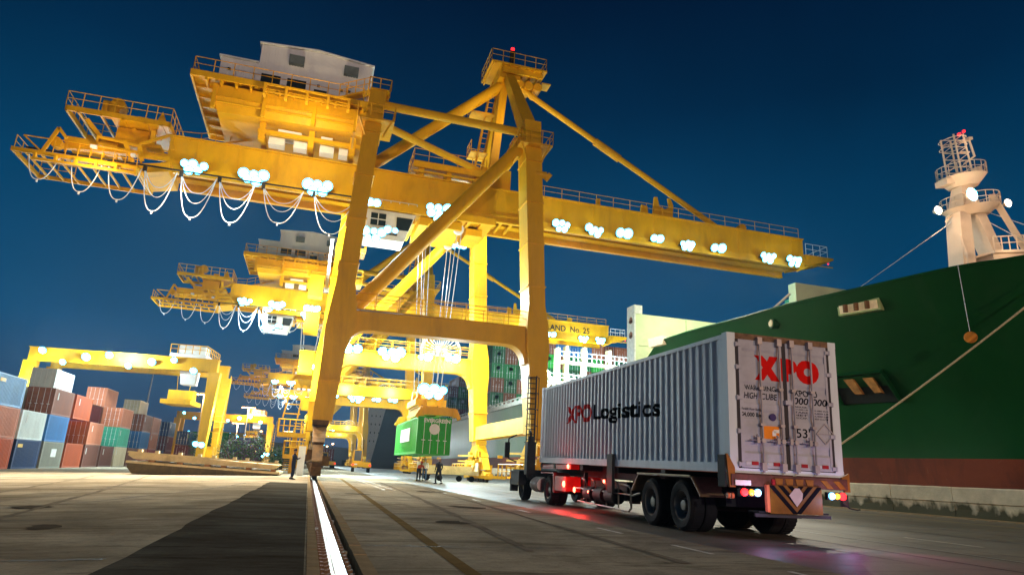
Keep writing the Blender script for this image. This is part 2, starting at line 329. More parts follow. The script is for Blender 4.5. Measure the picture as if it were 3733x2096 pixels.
# quay wall in cast sections, mossy stained lower half
def wall_material():
    m = mat('quay_wall_concrete', (.55, .44, .29), .85, var=.2, scale=1.3, bump=.5, bscale=8)
    t = m.node_tree; b = t.nodes['Principled BSDF']; src = b.inputs['Base Color'].links[0].from_socket
    c = t.nodes.new('ShaderNodeTexCoord'); sp = t.nodes.new('ShaderNodeSeparateXYZ'); t.links.new(c.outputs['Object'], sp.inputs[0])
    mp = t.nodes.new('ShaderNodeMapping'); mp.inputs['Scale'].default_value = (1, 1.2, .8); t.links.new(c.outputs['Object'], mp.inputs[0])
    no = t.nodes.new('ShaderNodeTexNoise'); no.inputs['Scale'].default_value = 1.5; no.inputs['Detail'].default_value = 5; no.inputs['Roughness'].default_value = .5; t.links.new(mp.outputs[0], no.inputs['Vector'])
    a = t.nodes.new('ShaderNodeMath'); a.operation = 'MULTIPLY_ADD'; a.inputs[1].default_value = 1.5; a.inputs[2].default_value = -.12; t.links.new(no.outputs['Fac'], a.inputs[0]); 
    s2 = t.nodes.new('ShaderNodeMath'); s2.operation = 'SUBTRACT'; t.links.new(a.outputs[0], s2.inputs[0]); t.links.new(sp.outputs['Z'], s2.inputs[1])
    mr = t.nodes.new('ShaderNodeMapRange'); mr.inputs['From Min'].default_value = -.02; mr.inputs['From Max'].default_value = .28; t.links.new(s2.outputs[0], mr.inputs['Value'])
    mi = t.nodes.new('ShaderNodeMix'); mi.data_type = 'RGBA'; t.links.new(mr.outputs[0], mi.inputs[0]); t.links.new(src, mi.inputs[6]); mi.inputs[7].default_value = (.065, .058, .028, 1)
    t.links.new(mi.outputs[2], b.inputs['Base Color']); return m
wm = wall_material()
root = link('quay_wall', None, None, label='low stained concrete wall along the quay edge below the green ship', category='wall')
for i in range(34):
    Y0 = 4+i*3.4; z1 = 1.27+.006*i; b = MB()
    ys = [Y0+.015+j*.675/1.0 for j in range(6)]; ys[-1] = Y0+3.385
    prof = [(28.0, 0), (28.04, .35), (28.0, .62), (27.93, .66), (27.93, z1-.05), (27.97, z1), (28.4, z1), (28.4, 0)]
    k = len(prof)
    vs = [(px+(random.uniform(-.05, .03) if .0 < pz < .6 else 0), y, pz+(random.uniform(-.012, .012) if pz > 1 else 0)) for y in ys for px, pz in prof]
    fs = [(j*k+a, j*k+a+1, (j+1)*k+a+1, (j+1)*k+a) for j in range(5) for a in range(k-1)]+[tuple(range(k)), tuple(range(5*k, 6*k))[::-1]]
    b.add(vs, fs); b.build('wall_section', wm, root, smooth=False)
b = MB(); b.box(26.9, 27.9, 0, 120, .0, .03); b.build('wall_footing', kerbm, root)

# ================================================================ CONTAINER CRANE
LR = random.Random(3)
def lampbank(b_h, b_l, x, y, z, n=3, w=1.9, tilt=.5):
    """floodlight heads: round reflectors in square housings, lens facing -y and down; two staggered rows for the wide banks"""
    heads = []
    for i in range(n): heads.append((x-w/2+(i+.5)*w/n, z+.22, w/n*.5))
    if n > 2:
        for i in range(n-1): heads.append((x-w/2+(i+1)*w/n, z-.22, w/n*.46))
    for cx, cz, hr in heads:
        hr = min(hr*1.25, .54)*LR.uniform(.72, 1.12); d = Vector((LR.uniform(-.15, .15), -.86, -.5)).normalized(); c = Vector((cx+LR.uniform(-.08, .08), y-.10, cz+LR.uniform(-.07, .07))); e1 = Vector((1, 0, 0)); e2 = d.cross(e1).normalized()
        ring = lambda c_, r_: [c_+e1*r_*math.cos(2*math.pi*k/12)+e2*r_*math.sin(2*math.pi*k/12) for k in range(12)]
        vs = ring(c, hr)+ring(c-d*.22, hr*.6); b_h.add(vs, [(k, (k+1) % 12, 12+(k+1) % 12, 12+k) for k in range(12)]+[tuple(range(12, 24))])
        b_l.add(ring(c+d*.01, hr*.98)+ring(c+d*.06, hr*.72), [(k, (k+1) % 12, 12+(k+1) % 12, 12+k) for k in range(12)]); b_l.add(ring(c+d*.061, hr*.74), [tuple(range(12))], 1)
    b_h.box(x-w/2, x+w/2, y+.10, y+.22, z-.05, z+.05)

def make_crane():
    T = thing('container_crane', 'nearest and largest yellow ship-to-shore crane, its boom over the green bow', 'crane', (0, 54.5, 0), group='ship-to-shore cranes on the quay rail')
    part = lambda b, n, m=yel, par=T, **k: b.build(n, m, par, **k)
    XL = lambda z: .74+(z-4)*.050   # landside leg centre
    XLf = lambda z: .55+(z-10)*.045
    XW = lambda z: 15.35-(z-4)*.0615
    # ---- legs
    for y, s in ((-8.5, -1), (8.5, 1)):
        for side in (0, 1):
            b = MB(); X = XW if side else (XL if y < 0 else XLf)
            lv = [(3.6, .62, .85), (8.2, .68, 1.0), (9.6, .82, 1.1), (11.3, .80, 1.1), (12.8, .62, 1.05), (27.6, .66 if side else .60, 1.0)]
            if side == 0: lv[1] = (8.2, .72, 1.0); lv[2] = (9.6, .95, 1.1); lv[3] = (11.3, .85, 1.1)
            rings = []
            for z, hw, hd in lv:
                cx = X(z)+(.12 if (side == 0 and 9 < z < 12) else 0)
                rings.append([(cx-hw, y-hd, z), (cx+hw, y-hd, z), (cx+hw, y+hd, z), (cx-hw, y+hd, z)])
            vs = [p for r_ in rings for p in r_]; fs = [(0, 3, 2, 1)]
            for k in range(len(rings)-1):
                for i in range(4): fs.append((4*k+i, 4*k+(i+1) % 4, 4*k+4+(i+1) % 4, 4*k+4+i))
            n = 4*(len(rings)-1); fs.append((n, n+1, n+2, n+3)); b.add(vs, fs)
            leg = part(b, 'leg')
            # flange edges + splice plates proud of the leg
            b = MB()
            for z in (6.2, 14.2, 17.5, 20.8, 24.2):
                cx = X(z); b.box(cx-.70, cx+.70, y-1.12, y+1.12, z-.05, z+.05)
            part(b, 'splice_flange', yel, leg)
            # ---- bogies
            xr = tx(.45, 54.5) if side == 0 else 15.5
            bg = MB(); bg.hexa([(xr-.35, y-2.6, 2.2), (xr+.35, y-2.6, 2.2), (xr+.35, y+2.6, 2.2), (xr-.35, y+2.6, 2.2)], [(xr-.45, y-.8, 3.3), (xr+.45, y-.8, 3.3), (xr+.45, y+.8, 3.3), (xr-.45, y+.8, 3.3)])
            bg.box(xr-.5, xr+.5, y-.9, y+.9, 3.3, 3.62)
            for yy in (-2.1, 2.1):
                bg.hexa([(xr-.30, y+yy-1.5, 1.1), (xr+.30, y+yy-1.5, 1.1), (xr+.30, y+yy+1.5, 1.1), (xr-.30, y+yy+1.5, 1.1)], [(xr-.32, y+yy-.45, 2.15), (xr+.32, y+yy-.45, 2.15), (xr+.32, y+yy+.45, 2.15), (xr-.32, y+yy+.45, 2.15)])
                for y3 in (-1.05, 1.05):
                    bg.hexa([(xr-.26, y+yy+y3-.85, .32), (xr+.26, y+yy+y3-.85, .32), (xr+.26, y+yy+y3+.85, .32), (xr-.26, y+yy+y3+.85, .32)], [(xr-.28, y+yy+y3-.3, 1.0), (xr+.28, y+yy+y3-.3, 1.0), (xr+.28, y+yy+y3+.3, 1.0), (xr-.28, y+yy+y3+.3, 1.0)])
                bg.box(xr-.62, xr-.3, y+yy-.4, y+yy+.5, 1.15, 1.75); bg.box(xr+.3, xr+.75, y+yy-.3, y+yy+.4, .8, 1.4)
                bg.tube((xr-.3, y+yy, 2.2), (xr+.3, y+yy, 2.2), .28, 10)
            for yy in (-4.15, 4.15): bg.box(xr-.3, xr+.3, y+yy-.12, y+yy+.12, .25, .75); bg.tube((xr, y+yy, .5), (xr, y+yy+(.4 if yy > 0 else -.4), .5), .16, 10)
            bogie = part(bg, 'bogie', yel if side else bogie_brown)
            if side:
                mm = MB(); rg = random.Random(int(y*10))
                for q in range(16):
                    yy = y+rg.uniform(-4.2, 4.2); xx = xr+rg.choice((-1, 1))*rg.uniform(.55, 1.25); zz = rg.uniform(.25, 2.2); w_, d_, h_ = rg.uniform(.15, .5), rg.uniform(.2, .7), rg.uniform(.2, .7)
                    mm.box(xx-w_/2, xx+w_/2, yy-d_/2, yy+d_/2, zz, zz+h_)
                part(mm, 'bogie_machinery', yel2, bogie)
                mm = MB(); mm.rail([(xr-1.5, y-4.4, .5), (xr-1.5, y+4.4, .5)], 1.0, 1.1, .05); mm.box(xr-1.7, xr+1.4, y-4.6, y-4.3, .35, .6)
                for zz in (1.2, 1.7, 2.2): mm.beam((xr-1.3, y-3.6, zz), (xr-1.3, y+2.8, zz+.1), .1, .14)
                part(mm, 'bogie_guard_rail', yel2, bogie)
            wb = MB()
            for k in range(8):
                yw = y-3.55+k*(7.1/7); wb.revolve([(-.11, 0), (-.11, .33), (.11, .33), (.11, 0)], (xr, yw, .34), 'x', 14)
            part(wb, 'wheels', darkm, bogie, smooth=False, kind='stuff')
    # sill beams along the rails, portal beams across
    for x, nm in ((.85, 0), (15.3, 1)):
        b = MB().box(x-.5, x+.5, -7.4, 7.4, 3.7, 4.9); part(b, 'sill_beam')
    for y in (-8.5, 8.5):
        zs = [9.75, 11.05]; b = MB()
        # arch underside with rounded gussets
        def sect(x0, x1, z0, z1): b.box(x0, x1, y-.62, y+.62, z0, z1)
        pts = []
        xl, xr = 1.75, 14.15
        for i in range(7):
            a = math.pi/2*i/6; pts.append((xl+1.3-1.3*math.cos(a) if False else xl+1.3*(1-math.sin(math.pi/2-a)), 0, 9.75-1.3*(1-math.sin(a))))
        under = [(xl+1.3*(1-math.cos(math.pi/2*i/6)), 9.75-1.3*(1-math.sin(math.pi/2*i/6))) for i in range(7)]
        under2 = [(xr-1.3*(1-math.cos(math.pi/2*i/6)), 9.80-1.3*(1-math.sin(math.pi/2*i/6))) for i in range(7)][::-1]
        poly = [(1.0, 11.0)]+[(1.0, 8.45)]+under+under2+[(15.0, 8.5), (15.0, 11.2)]
        b.prism([(px, y-.6, pz) for px, pz in poly], (0, 1.2, 0))
        b2 = MB().box(1.5, 14.6, y-.68, y+.68, 11.12, 11.2)
        pb = part(b, 'portal_beam'); part(b2, 'beam_flange', yel, pb)
        r = MB().rail([(1.8, y+.6, 11.2), (14.4, y+.6, 11.2)], 1.1, 1.5); r.rail([(1.8, y-.6, 11.2), (14.4, y-.6, 11.2)], 1.1, 1.5); part(r, 'beam_railing', yel2, pb)
    # ---- pipes
    P = lambda p, q, r, n='brace_pipe': part(MB().tube(p, q, r, 14), n)
    for y in (-8.5, 8.5):
        P((2.2, y, 27.0), (13.7, y, 26.9), .33, 'tie_pipe')
        P((2.0, y, 11.4), (13.6, y, 26.0), .52)
    P((2.6, -7.9, 25.7), (12.4, -.4, 26.7), .30); P((2.6, 7.9, 25.7), (12.4, .6, 26.7), .30)
    for x0, x1 in ((13.2, 13.4), (1.95, 1.95)): P((x0, -8, 26.4), (x1, 8, 26.4), .35, 'cross_tie_pipe')
    # A-frame
    part(MB().beam((13.9, -8.3, 27.3), (14.0, -.9, 36.6), 1.15, 1.2, up=(0, 1, 0), w2=.8, h2=.8), 'mast_leg')
    part(MB().beam((13.9, 8.3, 27.3), (14.0, .9, 36.6), 1.15, 1.2, up=(0, 1, 0), w2=.8, h2=.8), 'mast_leg')
    part(MB().beam((13.0, 0, 25.1), (13.8, 0, 36.6), .7, .8, up=(0, 1, 0)), 'mast_leg')
    b = MB()   # ladder tower next to the mast
    for dx in (0, .7):
        for dy in (2.2, 2.9): b.tube((11.6+dx, dy, 25), (12.8+dx, dy-1.5, 36.8), .06, 4)
    for i in range(24):
        t = i/23; c = Vector((11.6, 2.2, 25)).lerp(Vector((12.8, .7, 36.8)), t); b.tube(c, c+Vector((.7, 0, 0)), .035, 4); b.tube(c, c+Vector((0, .7, 0)), .035, 4)
    b.box(11.0, 13.2, .6, 2.6, 33.3, 33.42); b.rail([(11.0, .6, 33.4), (11.0, 2.6, 33.4), (13.2, 2.6, 33.4)], 1.1, 1)
    b.box(11.2, 12.8, .8, 2.6, 29.3, 29.42); b.rail([(11.2, .8, 29.4), (11.2, 2.6, 29.4), (12.8, 2.6, 29.4)], 1.1, 1)
    part(b, 'ladder_tower', yel2)
    P((13.4, 0, 36.0), (1.2, .3, 24.9), .50, 'back_stay'); 
    P((14.8, -.4, 36.3), (36.2, -.4, 25.2), .27, 'fore_stay')
    part(MB().tube((23.0, -.4, 32.0), (25.6, -.4, 30.65), .38, 12), 'stay_joint', yel2)
    # apex platform
    b = MB(); b.box(12.0, 17.4, -2.0, 2.0, 37.3, 37.45); b.box(13.0, 15.0, -1.3, 1.3, 36.3, 37.3); b.box(13.2, 17.0, -1.7, -1.5, 36.7, 37.3); b.box(13.2, 17.0, 1.5, 1.7, 36.7, 37.3)
    for i in range(7): b.box(12.2+i*.78, 12.3+i*.78, -2.0, 2.0, 37.1, 37.3)
    b.box(17.4, 18.3, -.5, .7, 37.0, 37.12)
    ap = part(b, 'apex_platform')
    b = MB().rail([(12.0, -2, 37.45), (17.3, -2, 37.45), (17.3, 2, 37.45), (12.0, 2, 37.45), (12.0, -2, 37.45)], 1.15, 1.1); part(b, 'apex_railing', yel2, ap)
    b = MB()
    for x in (15.1, 16.0, 16.9): b.tube((x, -.9, 36.25), (x, .9, 36.25), .42, 14)
    part(b, 'apex_sheaves', yel2, ap)
    part(MB().box(13.8, 14.2, -1.9, -1.5, 37.5, 38.9).box(13.5, 13.7, -.6, .6, 37.45, 38.4), 'beacon_post', darkm, ap)
    bm = MB().revolve([(-.16, 0), (-.16, .17), (.12, .17), (.2, .06), (.2, 0)], (14.0, -1.7, 39.1), 'z', 12); part(bm, 'red_beacon', redlens, ap)
    # ---- boom girder
    for y0, y1 in ((-1.5, -.7), (.9, 1.7)):
        b = MB(); b.box(-13.0, 45.3, y0, y1, 22.5, 24.85); part(b, 'boom_girder')
    b = MB()
    for y0, y1 in ((-1.62, -.6), (.8, 1.82)): b.box(-13.0, 45.35, y0, y1, 24.86, 24.98); b.box(-12.6, 45.35, y0-.06, y1+.06, 22.38, 22.5)
    b.box(-12.4, 45.2, -1.66, -1.52, 21.85, 22.38); b.box(-12.4, 45.2, 1.72, 1.86, 21.85, 22.38)
    b.box(-12.4, 45.2, -1.86, -1.45, 21.75, 21.85); b.box(-12.4, 45.2, 1.65, 2.06, 21.75, 21.85)
    part(b, 'boom_flange')
    b = MB()
    for i in range(30): x = -12+i*1.98; b.box(x-.1, x+.1, -.7, .9, 23.2, 23.7)
    part(b, 'boom_cross_ties', kind='stuff')
    b = MB()
    for i in range(19): x = -11+i*3.05; b.box(x-.035, x+.035, -1.535, -1.49, 22.5, 24.85)
    part(b, 'web_stiffeners')
    # walkway slats under the waterside part of the bridge
    b = MB()
    for i in range(14):
        x = 2.5+i*.95; b.box(x, x+.22, -1.5, 1.7, 21.95, 22.15)
    part(b, 'trolley_way_slats')
    b = MB().rail([(16, -1.55, 24.98), (44.8, -1.55, 24.98)], 1.0, 1.7, .025); b.rail([(-2, 1.75, 24.98), (44.8, 1.75, 24.98)], 1.0, 1.7, .025); part(b, 'boom_railing', yel2)
    b = MB()
    b.prism([(28.9, -.9, 24.98), (31.0, -.9, 24.98), (31.1, -.9, 26.5), (30.8, -.9, 27.2), (30.55, -.9, 27.2), (30.7, -.9, 26.3), (30.2, -.9, 26.0), (29.6, -.9, 26.2), (29.4, -.9, 27.1), (29.1, -.9, 27.1)], (0, .25, 0))
    b.prism([(28.2, .4, 24.98), (29.2, .4, 24.98), (29.0, .4, 26.6), (28.4, .4, 26.7)], (0, .25, 0)); b.box(23.2, 23.5, -.8, -.4, 24.98, 26); b.tube((38.6, -1.2, 25.3), (38.6, -.6, 25.3), .4, 14)
    part(b, 'boom_sheave_brackets')
    # boom tip platform
    b = MB(); b.box(45.6, 49.0, -1.4, 1.6, 23.25, 23.45)
    for i in range(5): b.box(45.4+i*.55, 45.6+i*.55, -1.6+i*.1, 1.8-i*.1, 22.9-i*0+.05, 23.2)
    b.prism([(45.3, -1.4, 22.2), (49.0, -1.4, 23.25), (45.3, -1.4, 23.25)], (0, .12, 0)); b.prism([(45.3, 1.4, 22.2), (49.0, 1.4, 23.25), (45.3, 1.4, 23.25)], (0, .12, 0))
    b.tube((46.2, -1, 22.55), (49.2, -1, 22.6), .06, 5); b.tube((44.2, -1.7, 21.4), (45.6, -1.7, 22.1), .07, 5)
    tp = part(b, 'boom_tip_platform'); part(MB().rail([(45.7, -1.4, 23.45), (48.3, -1.4, 23.45), (48.3, 1.5, 23.45), (45.7, 1.5, 23.45)], 1.15, .85), 'tip_railing', white, tp)
    part(MB().box(48.4, 48.5, -1.3, -1.2, 22.8, 22.9), 'red_tip_lamp', redlens, tp)
    # ---- machine house
    H = part(MB().add([(-10, -4, 28.9), (1.45, -4, 28.9), (1.45, 4, 28.9), (-10, 4, 28.9), (-10, -4, 31.1), (-7.25, -4, 31.1), (-7.25, 4, 31.1), (-10, 4, 31.1), (-7.25, -4, 32.85), (-7.25, 4, 32.85), (-2.9, -4, 33.15), (-2.9, 4, 33.15), (1.45, -4, 32.75), (1.45, 4, 32.75)],
        [(0, 1, 12, 10, 8, 5, 4), (3, 7, 6, 9, 11, 13, 2), (0, 3, 2, 1), (0, 4, 7, 3), (4, 5, 6, 7), (5, 8, 9, 6), (8, 10, 11, 9), (10, 12, 13, 11), (1, 2, 13, 12)]), 'machine_house', house_w, smooth=False)
    b = MB()
    x = -9.95
    while x < 1.4:
        z1 = 31.08 if x < -7.25 else (32.85+(x+7.25)*.069 if x < -2.9 else 33.15-(x+2.9)*.092)-.03
        b.box(x, x+.07, -4.05, -4.002, 28.92, z1); x += .21
    part(b, 'cladding_ribs', house_w, H, smooth=False, kind='stuff')
    b = MB(); b.box(-10.15, -7.26, -4.2, 4.2, 31.11, 31.2); b.add([(-7.4, -4.2, 32.86), (-2.9, -4.2, 33.17), (1.6, -4.2, 32.75), (1.6, 4.2, 32.75), (-2.9, 4.2, 33.17), (-7.4, 4.2, 32.86), (-7.4, -4.2, 32.98), (-2.9, -4.2, 33.29), (1.6, -4.2, 32.87), (1.6, 4.2, 32.87), (-2.9, 4.2, 33.29), (-7.4, 4.2, 32.98)],
        [(0, 1, 4, 5), (1, 2, 3, 4), (6, 7, 10, 11), (7, 8, 9, 10), (0, 6, 7, 1), (1, 7, 8, 2), (2, 8, 9, 3), (3, 9, 10, 4), (4, 10, 11, 5), (5, 11, 6, 0)]); part(b, 'roof', white, H, smooth=False)
    for x0, z0 in ((-5.05, 31.5), (-.78, 31.5)):
        b = MB(); b.hexa([(x0, -4.45, z0), (x0+1.15, -4.45, z0), (x0+1.15, -4.0, z0), (x0, -4.0, z0)], [(x0, -4.6, z0+.65), (x0+1.15, -4.6, z0+.65), (x0+1.15, -4.0, z0+.85), (x0, -4.0, z0+.85)]); part(b, 'vent_hood', hoodm, H)
    for x0 in (-6.95, -5.0):
        w = part(MB().box(x0, x0+1.45, -4.09, -4.0, 29.5, 30.28), 'window', glass, H)
    part(MB().box(-2.9, -1.9, -4.09, -4.0, 29.0, 29.75), 'service_hatch', glass, H)
    b = MB()
    for x in (-9.4, -2.7, -.9, -.3): b.box(x, x+.22, -4.3, -4.06, 30.0, 30.1)
    part(b, 'wall_lamps', darkm, H)
    # platform
    b = MB(); b.box(-11.6, 1.5, -5.4, 5.4, 28.62, 28.78)
    for i in range(7): b.box(-11.5, -9.9, -5.2+i*1.6, -5.0+i*1.6, 28.4, 28.62)
    b.box(-11.6, 1.5, -5.45, -5.3, 28.3, 28.78); b.box(-11.6, 1.5, 5.3, 5.45, 28.3, 28.78); b.box(-11.65, -11.5, -5.4, 5.4, 28.3, 28.78)
    for i in range(12): b.box(-10.6+i*1.05, -10.45+i*1.05, -5.4, -4.2, 28.1, 28.62)
    part(b, 'house_platform')
    b = MB()
    for z in (28.35, 27.75): b.box(-6.4, .0, -5.9, -5.8, z, z+.12)
    for i in range(5): b.box(-6.4+i*1.55, -6.2+i*1.55, -5.95, -5.4, 27.5, 28.5)
    part(b, 'outrigger_frame', yel2)
    b = MB().rail([(-11.5, -5.3, 28.78), (1.0, -5.3, 28.78)], 1.15, 1.35); b.rail([(-11.5, 5.3, 28.78), (-11.5, -5.3, 28.78)], 1.15, 1.4); part(b, 'platform_railing', yel2)
    b = MB()
    b.beam((-.9, -5.0, 28.7), (1.5, -5.0, 29.9), .9, .12); b.rail([(-.9, -5.45, 28.75), (1.5, -5.45, 29.95)], 1.1, .7); part(b, 'stair_flight', yel2)
    # house underframe: big fascia with sloped lower girder
    b = MB()
    b.add([(-10, -4.7, 28.3), (1.4, -4.7, 28.3), (1.4, -4.7, 27.55), (-10.0, -4.7, 27.35), (-9.6, -4.2, 26.3), (1.4, -4.2, 26.5)], [(0, 1, 2, 3), (3, 2, 5, 4)])
    b.add([(-10, 4.7, 28.3), (1.4, 4.7, 28.3), (1.4, 4.7, 27.55), (-10.0, 4.7, 27.35), (-9.6, 4.2, 26.3), (1.4, 4.2, 26.5)], [(0, 1, 2, 3), (3, 2, 5, 4)])
    b.add([(-9.6, -4.2, 26.3), (1.4, -4.2, 26.5), (1.4, 4.2, 26.5), (-9.6, 4.2, 26.3), (-10, -4.7, 28.3), (-10, 4.7, 28.3)], [(0, 1, 2, 3), (0, 3, 5, 4)])
    part(b, 'house_underframe', smooth=False)
    b = MB()
    for z in (26.9, 27.35): b.box(-9.7, 1.4, -4.78, -4.6, z-.04, z+.04)
    for x in (-9.9, -6.3, -2.6, .6): b.box(x-.14, x+.14, -4.82, -4.5, 26.3, 28.3)
    part(b, 'fascia_ribs', smooth=False)
    b = MB()
    for x in (-6.3, -2.6, .6):
        for y in (-3.4, 3.4): b.box(x-.22, x+.22, y-.22, y+.22, 24.9, 26.35)
    b.box(-6.6, 1.2, -3.6, -3.2, 25.5, 25.8); b.box(-6.6, 1.2, 3.2, 3.6, 25.5, 25.8)
    for x in (-6.3, -2.6, .6): b.box(x-.2, x+.2, -3.4, 3.4, 25.45, 25.85)
    part(b, 'house_supports')
    b = MB()
    for x0, x1 in ((-5.8, -4.6), (-3.9, -2.9), (-1.9, -.8), (-.4, .3)): b.box(x0, x1, -2.9, -2.0, 25.0, 25.75); 
    b.box(-5.2, -3.4, -3.0, -1.5, 25.9, 26.3); b.box(-1.9, -1, -3.0, -1.5, 25.9, 26.3); part(b, 'cable_drums', white)
    # inclined walkway behind the house
    b = MB().beam((-11.2, .5, 25.1), (-6.8, .5, 26.6), .9, .15); b.rail([(-11.2, 0, 25.2), (-6.8, 0, 26.7)], 1.0, 1.1); b.rail([(-14, 0, 25.0), (-11.2, 0, 25.2)], 1, 1.2); part(b, 'rear_stair', yel2)
    # ---- rear upper platform
    b = MB(); x0, x1, ya, yb = -20.8, -13.3, -2.6, 2.4
    b.box(x0, x1, ya, ya+.15, 25.55, 25.95); b.box(x0, x1, yb-.15, yb, 25.55, 25.95); b.box(x0, x0+.15, ya, yb, 25.55, 25.95); b.box(x1-.15, x1, ya, yb, 25.55, 25.95)
    b.box(x0+3, x1-.2, ya+.2, yb-.2, 25.6, 25.7)
    for i in range(5): b.box(x0+.8+i*1.5, x0+.95+i*1.5, ya, yb, 25.55, 25.7)
    b.beam((-19.6, -1.6, 25.5), (-17.6, -1.0, 23.4), .2, .3); b.beam((-19.6, 1.6, 25.5), (-17.6, 1.0, 23.4), .2, .3); b.beam((-14.6, -1.6, 25.5), (-14.6, -1.0, 24.2), .3, .3); b.beam((-16.5, -1.2, 25.5), (-15.2, -1.2, 23.6), .3, .3)
    b.box(-18.4, -14.0, -1.3, 1.2, 24.2, 24.5); b.box(-17.6, -15, -1.2, 1.0, 24.5, 25.5)
    part(b, 'rear_upper_platform')
    b = MB().rail([(x0, ya, 25.95), (x1, ya, 25.95), (x1, yb, 25.95), (x0, yb, 25.95), (x0, ya, 25.95)], 1.15, 1.1); part(b, 'rear_upper_railing', yel2)
    b = MB(); b.tube((-17.9, -1.9, 26.0), (-17.9, -1.9, 27.0), .42, 12); b.tube((-17.6, -2.2, 26.9), (-17.6, -1.2, 26.9), .5, 14); b.box(-18.7, -18.1, -1.9, -1.2, 26.0, 27.2); b.prism([(-14.6, -1.8, 25.95), (-13.7, -1.8, 25.95), (-14.2, -1.8, 27.1)], (0, .3, 0)); b.box(-16.3, -15.6, -1.5, -.6, 25.95, 26.5); part(b, 'hoist_motor', yel2)
    # stepped frames between the platforms
    b = MB()
    for y in (-2.2, 2.0):
        b.beam((-18.4, y, 24.0), (-15.6, y, 23.75), .12, .16); b.beam((-18.4, y, 23.4), (-15.6, y, 23.2), .12, .16); b.beam((-18.4, y, 23.3), (-18.4, y, 24.1), .12, .16, up=(0, 1, 0))
        b.beam((-15.6, y, 23.9), (-13.2, y, 25.1), .14, .2); b.beam((-13.2, y, 25.1), (-12.9, y, 23.9), .14, .2); b.beam((-15.6, y, 23.9), (-15.2, y, 22.6), .14, .3); b.beam((-16.6, y, 24.0), (-15.8, y, 22.4), .14, .3); b.beam((-15.2, y, 23.0), (-13.0, y, 23.1), .14, .3)
    part(b, 'stepped_frame')
    # rear lower platform
    b = MB()
    b.beam((-23.4, -2.6, 21.9), (-15.3, -2.6, 21.8), .15, .30); b.beam((-23.4, 2.4, 21.9), (-15.3, 2.4, 21.8), .15, .30); b.box(-23.45, -23.3, -2.6, 2.4, 21.8, 22.1); b.box(-15.4, -15.2, -2.6, 2.4, 21.7, 22.0)
    for i in range(8): b.box(-22.6+i*1.0, -22.5+i*1.0, -2.6, 2.4, 21.75, 21.9)
    b.box(-21.9, -15.3, -2.95, -2.7, 21.2, 21.38)
    for i in range(6): b.box(-21.9+i*1.3, -21.75+i*1.3, -2.9, -2.6, 21.2, 21.8)
    b.box(-21.3, -13, -1.4, -.9, 23.05, 23.4); b.box(-21.3, -13, 1.0, 1.5, 23.05, 23.4); b.box(-20.7, -17.2, -1.7, 1.5, 23.45, 23.9)
    b.beam((-21.6, -2.4, 22.0), (-20.9, -2.4, 24.1), .2, .22); b.beam((-20.9, -2.4, 24.1), (-20.3, -2.4, 23.4), .2, .22); b.tube((-21.0, -2.2, 23.1), (-21.0, -1.5, 23.1), .4, 12)
    for i in range(7): b.box(-20.6+i*.85, -20.48+i*.85, -1.5, -1.38, 21.9, 23.1)
    b.box(-15.4, -12.6, -1.9, 2.0, 21.75, 22.5)
    part(b, 'rear_lower_platform')
    b = MB().rail([(-20.9, -2.5, 22.05), (-15.4, -2.5, 21.95)], 1.1, .8); b.rail([(-23.3, -2.5, 22.05), (-23.3, 2.3, 22.05), (-20.9, 2.3, 22.05)], 1.0, 1.2); b.tube((-22.9, -2.5, 23.1), (-21.7, -2.5, 22.1), .06, 5); b.tube((-22.9, -2.5, 23.1), (-21.2, -2.5, 23.1), .05, 5); part(b, 'rear_lower_railing', yel2)
    part(MB().box(-18.6, -18.2, -2.7, -2.4, 22.9, 23.1).box(-15.9, -15.6, -2.7, -2.4, 22.7, 22.9), 'small_lamp_housings', white)
    # upper trolley maintenance platform over the bridge
    b = MB(); b.box(5.8, 12.2, -1.7, 1.9, 26.0, 26.25); b.box(5.8, 12.2, -1.75, -1.6, 25.7, 26.3)
    for x in (6.6, 9, 11.6): b.box(x-.2, x+.2, -1.5, 1.7, 24.98, 26.0)
    b.box(5.8, 12.6, -1.9, -1.75, 25.2, 25.35); part(b, 'upper_walkway'); part(MB().rail([(5.8, -1.7, 26.25), (12.2, -1.7, 26.25), (12.2, 1.9, 26.25), (5.8, 1.9, 26.25), (5.8, -1.7, 26.25)], 1.15, 1.2), 'upper_walkway_railing', yel2)
    b = MB().box(11.9, 14.6, -1.2, 1.2, 24.98, 27.0); part(b, 'mast_foot_box')
    # leg platforms
    for (x, y, z) in ((1.95, -8.5, 24.9), (14.1, -8.5, 25.3), (14.0, 8.5, 25.4)):
        b = MB(); b.box(x-1.3, x+1.3, y-1.6, y+1.6, z, z+.12); b.box(x-1.5, x-1.35, y-1.4, y+1.4, z-1.2, z-1.1); 
        for sx in (-1.3, 1.2): b.beam((x+sx*.9, y-1.5, z), (x+sx*.5, y-1.1, z-1.1), .1, .1)
        pl = part(b, 'leg_platform', yel2); part(MB().rail([(x-1.3, y-1.6, z+.12), (x+1.3, y-1.6, z+.12), (x+1.3, y+1.6, z+.12), (x-1.3, y+1.6, z+.12), (x-1.3, y-1.6, z+.12)], 1.1, .9), 'leg_platform_railing', yel2, pl)
    b = MB().box(1.3, 2.7, -9.6, -7.4, 27.6, 27.68); pl = part(b, 'leg_cap'); part(MB().rail([(1.2, -9.5, 27.68), (2.8, -9.5, 27.68), (2.8, -7.5, 27.68), (1.2, -7.5, 27.68), (1.2, -9.5, 27.68)], .9, .8), 'leg_cap_railing', yel2, pl)
    part(MB().tube((14.3, -9.3, 23.2), (15.2, -9.3, 23.2), .28, 12).tube((15.2, -9.3, 23.2), (15.5, -9.3, 23.0), .34, 12), 'leg_siren', yel2)
